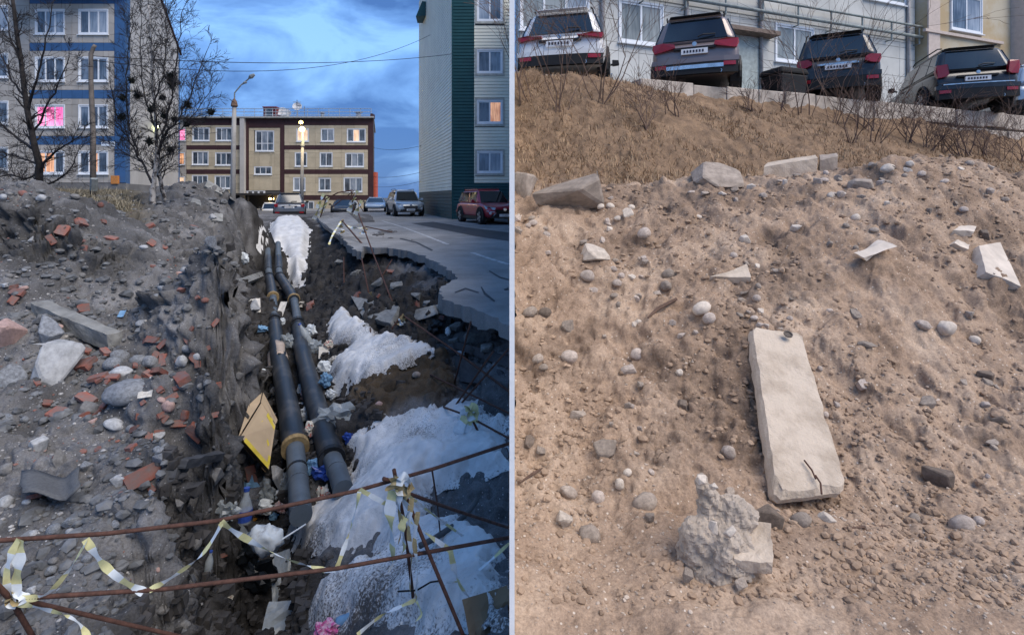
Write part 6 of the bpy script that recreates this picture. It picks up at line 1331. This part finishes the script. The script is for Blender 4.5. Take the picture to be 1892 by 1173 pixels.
def tape(label, pts, w=.035, twist=0, seed=0, seg=.11, dirty=False, name='barrier_tape'):
    rnd = random.Random(seed); P = [W(*p) for p in pts]; Q = []
    for i in range(len(P)-1):
        p_1 = P[max(i-1,0)]; p2 = P[min(i+2,len(P)-1)]
        for k in range(10):
            t = k/10; a, b = P[i], P[i+1]; Q.append(.5*((2*a)+(b-p_1)*t+(2*p_1-5*a+4*b-p2)*t*t+(3*a-p_1-3*b+p2)*t**3))
    Q.append(P[-1]); q = MB(); run = 0
    for i in range(len(Q)):
        t = (Q[min(i+1,len(Q)-1)]-Q[max(i-1,0)]).normalized(); up = Vector((0,-1,.25)).cross(t).normalized(); ph = twist*i/len(Q)*math.pi+.35*math.sin(i*.45+seed); bn = t.cross(up); dv = up*math.cos(ph)+bn*math.sin(ph)
        ww = w*(1+.12*math.sin(i*.8+seed)); q.v.append(tuple(Q[i]-dv*ww/2)); q.v.append(tuple(Q[i]+dv*ww/2))
    for i in range(len(Q)-1):
        run += (Q[i+1]-Q[i]).length; q.f.append((2*i, 2*i+1, 2*i+3, 2*i+2)); q.mi.append(int(run/seg) % 2)
    o = q.build(name, M_to if dirty else M_ty, top=True, smooth=True, extra=(M_tw,)); return tag(o, label, 'tape', 'yellow and white barrier tape')
d0 = lambda u, low=False: float(np.interp(u, [0,200,400,660,944], [1.70,1.78,1.88,2.05,2.28]))-.012
T = lambda lab, pts, **k_: tape(lab, [(u, v, d0(u)) for u, v in pts], **k_)
T('wide tape strip hanging at the far left post', [(37,996),(34,1040),(30,1075),(24,1108)], w=.036, seed=1, seg=.05); T('second tape strip looping at the far left post', [(34,997),(18,1030),(12,1070),(20,1106)], w=.022, seed=2, seg=.05)
T('tape rising from the left knot to the upper rod', [(40,1106),(85,1098),(125,1055),(162,996)], w=.022, twist=.8, seed=3, seg=.05); T('tape falling from the upper rod to the lower rod at left', [(158,996),(185,1035),(220,1068),(266,1094)], w=.026, seed=4, seg=.05)
T('tape rising to the upper rod above the trench', [(276,1090),(330,1058),(378,1018),(410,966)], w=.020, twist=1, seed=5, seg=.05); T('long tape falling over the trench to the lower rod', [(408,964),(450,992),(520,1028),(580,1048),(620,1056)], w=.026, twist=.6, seed=6, seg=.05)
T('narrow tape between the rods over the snow', [(622,1050),(638,1005),(655,950),(664,908)], w=.018, twist=1, seed=7, seg=.06); T('tape running from the upper rod past the tripod', [(664,904),(720,935),(780,980),(832,1016)], w=.022, twist=.8, seed=8, seg=.06); T('tape drooping from the lower rod to the right', [(832,1016),(842,1060),(862,1098),(895,1118),(938,1100)], w=.024, twist=.7, seed=9, seg=.07)
T('tape tail trailing at the lower left corner', [(26,1112),(70,1122),(118,1135),(145,1150),(164,1180)], w=.020, twist=.6, seed=10, seg=.06); T('crumpled tape knot at the left post', [(14,1098),(30,1112),(44,1104),(24,1096),(8,1110),(32,1116)], w=.03, twist=3, seed=11, seg=.05, dirty=True)
for k, (u_, v0, v1, w_, dr_) in enumerate([(722,902,1052,.045,False),(738,892,1000,.03,True),(750,900,960,.035,True),(757,920,1090,.022,True),(768,945,1110,.020,True),(731,880,930,.03,True),(744,955,1020,.03,False)]):
    tape(['broad pale tape strip hanging leftmost from the tripod knot','short stained tape strip second from left on the tripod','stubby stained tape strip in the middle of the tripod knot','long thin stained tape strip left of the tripod post','longest stained tape strip on the tripod, rightmost','short stained strip at the very top of the tripod','pale short strip behind the tripod post'][k], [(u_+4,v0,2.06),(u_-2,(v0*2+v1)/3,2.06),(u_+3,(v0+2*v1)/3,2.07),(u_,v1,2.08)], w=w_, twist=.5, seed=20+k, seg=.06, dirty=dr_)
tape('knotted tape ball on the tripod', [(722,890,2.06),(745,880,2.05),(755,900,2.06),(735,910,2.05),(720,896,2.04),(748,888,2.05),(760,908,2.06)], w=.04, twist=5, seed=40, seg=.05, dirty=True)
tape('thin tape line from the tripod to the right', [(755,915,2.1),(800,950,2.3),(855,990,2.5)], w=.012, seed=41); tape('thin tape looping down to the snow at right', [(941,1003,2.4),(900,1040,2.4),(860,1070,2.4),(825,1076,2.4)], w=.014, twist=1, seed=42)
tape('tape tail lying on the snow below the tripod', [(768,1108,2.35),(735,1122,2.3),(700,1140,2.25),(660,1172,2.15)], w=.016, twist=1.2, seed=43, seg=.07); tape('tape loop on the snow right of the tripod post', [(770,1110,2.3),(778,1135,2.25),(760,1152,2.2),(740,1150,2.2)], w=.014, twist=1, seed=44)
for k, (u_, v0, v1, w_) in enumerate([(848,775,830,.09),(862,765,845,.08),(872,770,855,.07),(880,768,800,.05)]): tape(['leftmost yellow tape strip on the stand on the snow','second yellow tape strip from left on the snow stand','longest yellow tape strip on the snow stand','short yellow tape strip, rightmost on the snow stand'][k], [(866,760,4.42),(u_,(v0*2+v1)/3,4.40),(u_-2,(v0+2*v1)/3,4.40),(u_-4,v1,4.4)], w=w_, twist=.4, seed=50+k, seg=.12)
tape('white knot of tape on the stand on the snow', [(860,756,4.4),(872,750,4.4),(880,764,4.4),(866,770,4.4),(858,760,4.4),(884,768,4.4)], w=.07, twist=4, seed=60, seg=.15)
for k, (u_, v_, d_, h_) in enumerate([(684,540,9.2,46),(696,640,6.95,22),(742,583,7.1,14),(631,407,16,22),(672,420,14.8,10)]): tape(['long dirty tape knot on the rod in the middle of the pit','small dirty tape knot on the pale snow','dirty tape knot where two rods meet right of the pit','dirty tape knot on the road berm','small tape knot at the right end of the berm string'][k], [(u_,v_,d_),(u_+5,v_+h_*.3,d_),(u_-3,v_+h_*.6,d_),(u_+3,v_+h_*.9,d_),(u_-8,v_+h_*1.1,d_)], w=.07 if d_ < 10 else .12, twist=2.5, seed=70+k, seg=.12, dirty=True)
tape('tape curving from the berm knot', [(631,409,16),(620,425,15.6),(612,440,15.2),(608,452,15)], w=.06, seed=80); tape('tape tail below the middle knot', [(688,580,8.5),(686,592,8.3),(672,600,8.2)], w=.05, seed=81); tape('tape strung along the berm knots', [(631,408,16),(648,420,15.5),(672,421,14.8)], w=.07, twist=2, seed=82)
for k, (u_, v_) in enumerate([(592,372),(600,378),(596,388),(586,392),(654,366),(650,378),(662,384)]): tape(['top pale tape rag on the left side of the far frame','second pale tape rag on the left of the far frame','third pale tape rag low on the left of the far frame','lowest leftmost tape rag of the far frame','top pale tape rag on the right of the far frame','middle pale tape rag on the right of the far frame','lowest tape rag on the right of the far frame'][k], [(u_+6,v_-14,25),(u_,v_,25),(u_-6,v_+14,25)], w=.22, twist=1, seed=90+k, seg=.2)
q = MB(); pts = [on(HL,941,860,.03), on(HL,870,930,.05), on(HL,855,955,.06), on(HL,825,978,.05), on(HL,790,1000,.03)]; q.tube([W(882,922,3.2), W(868,942,3.1), W(840,970,2.95), W(800,996,2.85), W(775,1008,2.8)], .016, 8); tag(q.build('hose', mat('dark_hose', (.07,.075,.08), .6), top=True, smooth=True), 'dark hose lying on the snow behind the tripod', 'hose')
q = MB(); q.tube([W(735,1092,2.5), W(770,1090,2.45), W(795,1075,2.45), W(815,1072,2.5), W(850,1080,2.5)], .004, 6); tag(q.build('cable', M_black, top=True, smooth=True), 'thin black cable across the snow at the post foot', 'cable')

# ================================================================ LITTER
def crumple(label, u, v, wpx, hpx, m, H=HL, name='litter', cat='litter', seed=0, rough=.28, flat=.5, lift=.42, d=None, freq=2.2):
    p = H.hit(u, v) if d is None else W(u, v, d); w_, h_ = wpx/F*p.y, hpx/F*p.y; bm = bmesh.new(); bmesh.ops.create_icosphere(bm, subdivisions=3, radius=.5); off = Vector((seed*1.7, seed*.3, seed*2.1))
    for x_ in bm.verts:
        n = x_.co.normalized(); x_.co = n*(.5+rough*mnoise.noise(n*freq+off)+rough*.6*mnoise.noise(n*freq*2.7+off)); x_.co.x *= w_; x_.co.y *= max(w_, h_)*flat; x_.co.z *= h_
    me = bpy.data.meshes.new(name); bm.to_mesh(me); bm.free(); me.materials.append(m); return tag(link(name, me, None, p+Vector((0,-.01,h_*lift)), (0,0,0)), label, cat, 'litter in and around the trench')
def paper(label, u, v, wpx, hpx, m, seed=0, tilt=.5, rz=0, name='paper_sheet', cat='litter', bend=.2, lift=.03):
    p = on(HL, u, v, lift); w_, h_ = wpx/F*p.y, hpx/F*p.y; q = MB(); n = 6; R = Euler((tilt, 0, rz)).to_matrix()
    for i in range(n+1):
        for j in range(n+1):
            a, b = i/n-.5, j/n-.5; c = Vector((a*w_*(1+.1*mnoise.noise(Vector((i,j,seed)))), b*h_*1.25, (bend*(a*a*4)*.3+.10*mnoise.noise(Vector((i*.6,j*.6,seed*3))))*w_)); q.v.append(tuple(p+R@c))
    q.f = [(i*(n+1)+j, (i+1)*(n+1)+j, (i+1)*(n+1)+j+1, i*(n+1)+j+1) for i in range(n) for j in range(n)]; q.mi = [0]*len(q.f)
    o = q.build(name, m, top=True); o.modifiers.new('s', 'SOLIDIFY').thickness = .002; return tag(o, label, cat, 'litter in and around the trench')
M_wp = mat('white_plastic', (.62,.66,.68), .45, var=.15, scale=12); M_bp = mat('light_blue_plastic', (.16,.30,.46), .4, var=.2, scale=14); M_db = mat('blue_film', (.03,.07,.30), .35, var=.3, scale=16); M_rp = mat('red_wrapper', (.32,.04,.04), .5, col2=(.55,.5,.48), scale=20); M_cp = mat('clear_film', (.42,.46,.48), .2, var=.2, scale=18, alpha=.55); M_bk = mat('black_film', (.010,.012,.014), .3, var=.3, scale=10); M_pk = mat('pink_cloth', (.55,.10,.28), .9, col2=(.65,.40,.50), scale=45, pos=(.45,.55)); M_pap = mat('dirty_paper', (.55,.52,.47), .8, var=.25, scale=14); M_or = mat('orange_wrapper', (.55,.24,.04), .5, var=.2, scale=14); M_prt = mat('printed_paper', (.62,.58,.50), .6, col2=(.42,.12,.10), scale=22, pos=(.40,.46)); M_card = mat('cardboard', (.45,.34,.22), .9, var=.10, scale=5, coords='World'); M_carddk = mat('cardboard_side', (.22,.155,.095), .9, var=.12, scale=5, coords='World'); M_ytape = mat('yellow_packing_tape', (.62,.48,.06), .5)
# cardboard box: panels, flaps and packing tape
BX = empty('cardboard_box', W(482,868,4.70), label='open cardboard box with yellow tape lying beside the left pipe', cat='box')
def card(nm, pts, m, par=BX, t=.005, off=None):
    P = [W(*p) for p in pts]; nr = (P[1]-P[0]).cross(P[2]-P[0]).normalized(); nr = -nr if nr.y > 0 else nr; q = MB(); q.slab([p+nr*(off or 0) for p in P], -nr*t); return q.build(nm, m, par)
fp = card('front_panel', [(445,806,4.55),(483,744,4.95),(509,785,4.90),(497,866,4.62)], M_card)
card('flap', [(482,743,4.955),(509,783.5,4.905),(512,776,4.98),(486,726,5.0)], M_card); card('flap', [(444,805,4.56),(482,743,4.96),(486,725,5.02),(462,748,4.9)], M_card, off=-.01); card('side_panel', [(445,807.5,4.55),(496.5,867.5,4.62),(492,872,4.90),(438,812,4.85)], M_carddk); card('side_panel', [(444,805,4.56),(437,811,4.85),(455,733,5.15),(468,736,5.05)], M_carddk)
card('bottom_panel', [(437,813,4.86),(491,873,4.91),(505,792,5.2),(478,745,5.25)], M_carddk)
def ctape(a, b, w_, nm='packing_tape'):
    A_, B_ = Vector(a), Vector(b); C0 = [W(445,806,4.55),W(483,744,4.95),W(509,785,4.90),W(497,866,4.62)]
    def S(s, t): return (C0[0].lerp(C0[1], t)).lerp(C0[3].lerp(C0[2], t), s)
    nr = (C0[1]-C0[0]).cross(C0[2]-C0[0]).normalized(); nr = -nr if nr.y > 0 else nr; e = (B_-A_).normalized(); pn = Vector((-e.y, e.x))*w_
    q = MB(); q.slab([S(*(A_+pn))+nr*.001, S(*(B_+pn))+nr*.001, S(*(B_-pn))+nr*.001, S(*(A_-pn))+nr*.001], nr*.002); q.build(nm, M_ytape, fp)
ctape((.12,.02), (.97,.03), .05); ctape((.35,.70), (.85,.42), .035); ctape((.45,.96), (.97,.90), .05); ctape((.95,.06), (.95,.25), .04); ctape((.62,.95),(.80,.98),.04)
M_sack = mat('dirty_white_sack', (.55,.59,.61), .5, col2=(.36,.36,.35), scale=16, pos=(.32,.48))
# bottles
def bottle(label, u, v, hpx, m, tilt=(.5,.3), lab=None):
    p = on(HL, u, v, .03); h = hpx/F*p.y; r = h*.15; B = empty('plastic_bottle', p, label=label, cat='bottle', group='litter in and around the trench'); ax = Vector((tilt[0], .1, 1-abs(tilt[0]))).normalized()
    q = MB(); q.lathe((0,0,0), ax, [(0,r*.7),(.02*h,r*.95),(.1*h,r),(.3*h,r*.93),(.35*h,r),(.62*h,r),(.80*h,r*.55),(.88*h,r*.36),(.96*h,r*.36)], 14); q.build('bottle_body', m, B, smooth=True, local=True)
    q = MB(); q.lathe(ax*h*.95, ax, [(0,r*.42),(.07*h,r*.42)], 10); q.build('cap', M_db if lab is None else lab, B, local=True)
    if lab: q = MB(); q.lathe(ax*h*.36, ax, [(0,r*1.02),(.22*h,r*1.02)], 14); q.build('bottle_label', lab, B, local=True)
bottle('clear plastic bottle with a blue label below the upper rod', 448, 1000, 86, M_cp, (.04,.1), M_db); bottle('light blue bottle lying at the bottom edge', 622, 1160, 60, M_bp, (.75,.1)); bottle('clear bottle lying on the trench floor beside the pipes', 575, 640, 44, M_cp, (-.4,.1)); bottle('frosted bottle half buried in the trench wall', 382, 1075, 46, M_cp, (.1,.2))
LT = [('bright blue crisp packet behind the bottle',463,946,26,60,M_bp),('clear plastic cup left of the bottle',420,958,36,40,M_cp),('white food box beside the upper rod',488,946,40,26,M_wp),('crumpled clear bag above the food box',440+52,925,30,40,M_cp),('orange wrapper under the upper rod',464,972,18,24,M_or),('blue bottle cap film near the white sack',506,958,16,16,M_bp),('white wrapper scrap left of the pipe end',522,922,26,22,M_wp),('dark red can left of the pipe end',524,944,26,22,M_rp),
 ('printed snack packet right of the pipe end',598,940,26,44,M_prt),('clear film left of the left pipe end',532,905,24,34,M_cp),('blue plastic film between the pipes',598,884,40,26,M_db),('blue and white packet between the pipes',580,872,34,26,M_bp),('pink-white wrapper between the pipes',573,806,18,28,M_prt),('white polystyrene lump between the pipes',566,776,24,26,M_wp),('blue film scrap on the edge of the snow by the right pipe',645,815,18,18,M_db),
 ('white paper lump right of the right pipe',612,735,18,18,M_wp),('white bag scrap on the trench floor',600,690,26,26,M_wp),('light blue bag beside the right pipe',602,712,20,26,M_bp),('white bag beside the far right pipe',575,622,22,24,M_wp),('clear bag on the far trench floor',586,650,26,22,M_cp),('pinkish wrapper on the trench floor by the snow',608,642,16,14,M_prt),('white scrap by the far left trench wall',452,487,16,22,M_wp),('green-white scrap left of the left pipe',482,612,24,12,M_bp),('white bag left of the pipes under the wrap',478,690,24,12,M_wp),
 ('round white cap between the pipes',522,600,12,14,M_wp),('grey bag between the pipes',530,640,24,24,M_cp),('dark red wrapper between the pipes',566,738,20,18,M_rp),('white paper piece on the pale snow',625,672,26,16,M_pap),('white wrapper on the near snow bank',808,800,26,10,M_wp),('red and white wrapper on the near snow bank',812,815,30,16,M_prt),('blue plastic bag at the tripod foot',757,1104,34,36,M_db),('white scrap at the tripod foot',742,1085,24,14,M_wp),('red and white wrapper on the trench wall',420,1115,22,24,M_prt),
 ('black rubbish bag lying below the white sack',458,1035,40,48,M_bk),('black film heap below the rubbish bag',478,1085,66,50,M_bk),('small silver wrapper by the clear sleeve',500,1075,20,26,M_cp),('pink spotted cloth at the bottom edge',604,1170,44,26,M_pk),('clear tub half in the snow at right',928,1095,24,20,M_cp),('yellow wrapper at the post foot',785,1110,12,10,M_ytape),('black boot-like lump in the bank',803,615,24,24,M_bk),('white scrap in the bank beside the lump',828,618,10,16,M_wp),('white scrap by the sunken asphalt',850,655,18,8,M_wp)]
for k, (lab, u, v, w_, h_, m) in enumerate(LT): crumple(lab, u, v, w_, h_, m, seed=k+3, rough=.34 if m is not M_wp else .22, name='plastic_bag' if 'bag' in lab else ('wrapper' if 'wrapper' in lab or 'packet' in lab else 'litter_piece'))
crumple('crumpled translucent bag draped on the right pipe', 625, 772, 74, 44, M_cp, seed=77, rough=.4, name='plastic_bag', d=5.2, lift=0); crumple('big round white plastic sack with a string below the upper rod', 491, 995, 58, 52, M_sack, seed=81, rough=.22, name='plastic_sack', cat='sack', flat=.7, lift=.0, freq=1.9, d=3.62).data.polygons.foreach_set('use_smooth', [True]*1280)
q = MB(); q.tube([W(478,1022,3.55), W(515,1000,3.6), W(565,968,3.75)], .006, 6); tag(q.build('white_string', M_wp, top=True), 'stiff white strap leading from the white sack to the snow', 'strap')
for k, (lab, u, v, w_, h_, m, rz_) in enumerate([('clear plastic sleeve lying below the black bag',520,1072,34,66,M_cp,.5),('dirty clear tray at the bottom edge',536,1152,90,46,M_cp,.1),('white card by the pipes',558,765,26,30,M_wp,.3),('white sheet between the pipes',562,722,24,14,M_wp,.1),('pale paper by the trench bend',520,575,12,30,M_pap,.1),('pale paper strip right of the bend',560,565,34,10,M_pap,-.2),('torn brown cardboard at the lower right corner',905,1152,90,60,M_carddk,.4),('white sheet under the right bank',605,655,30,20,M_pap,.3),('pale board between the far pipes',470,568,20,26,M_pap,.5),('small pale wrapper among the bricks',268,736,22,10,M_pap,.4),('light blue scrap on the left heap',225,585,10,12,M_bp,.2)]): paper(lab, u, v, w_, h_, m, seed=k, tilt=.7, rz=rz_)

# every small stone and brick piece gets wording of its own: look first, then place
from collections import defaultdict
def zone(u, v, side):
    if side == 'R':
        a = 'sand crest' if v < 430 else ('middle sand slope' if v < 720 else ('sand slope foot' if v < 960 else 'flat sand')); b = 'by the white wall' if u < 1090 else ('left of the slab' if u < 1380 else ('around the slab' if u < 1580 else ('right of the slab' if u < 1740 else 'towards the right edge')))
    else:
        a = 'soil heap crest' if v < 470 else ('upper soil heap' if v < 620 else ('brick-pile level' if v < 780 else ('lower soil ledge' if v < 960 else 'below upper rod'))); b = 'at the left edge' if u < 110 else ('left of the brick pile' if u < 220 else ('above the trench' if u < 420 else 'in or beyond the trench'))
    return a+', '+b
CW = dict(g='grey', p='pale', d='dark', b='red', k='pinkish', c='grey', s='sandy', w='warm-grey', o='cream'); ORD = ['', 'second ', 'third ', 'fourth ', 'fifth ', 'sixth ', 'seventh ', 'eighth ', 'ninth ', 'tenth ', 'eleventh ', 'twelfth ', 'thirteenth ', 'fourteenth ', 'fifteenth ', 'sixteenth ', 'seventeenth ', 'eighteenth ', 'nineteenth ', 'twentieth ']+['twenty-'+t_+' ' for t_ in ('first','second','third','fourth','fifth','sixth','seventh','eighth','ninth')]+['thirtieth ']+['thirty-'+t_+' ' for t_ in ('first','second','third','fourth','fifth','sixth','seventh','eighth','ninth')]
BK = defaultdict(list)
for r in REG: BK[(CW[r[3]], 'brick piece' if r[4] == 'b' else ('round stone' if r[4] == 'r' else 'angular stone'), zone(r[1], r[2], r[5]))].append(r)
for (c, k, z), rs in BK.items():
    rs.sort(key=lambda r: r[1])
    for i, r in enumerate(rs):
        r[0]['label'] = (f'small {c} {k}, {z}' if len(rs) == 1 else f'{ORD[min(i, len(ORD)-1)] if i else "leftmost "}small {c} {k}{" from left" if i else ""}, {z}')
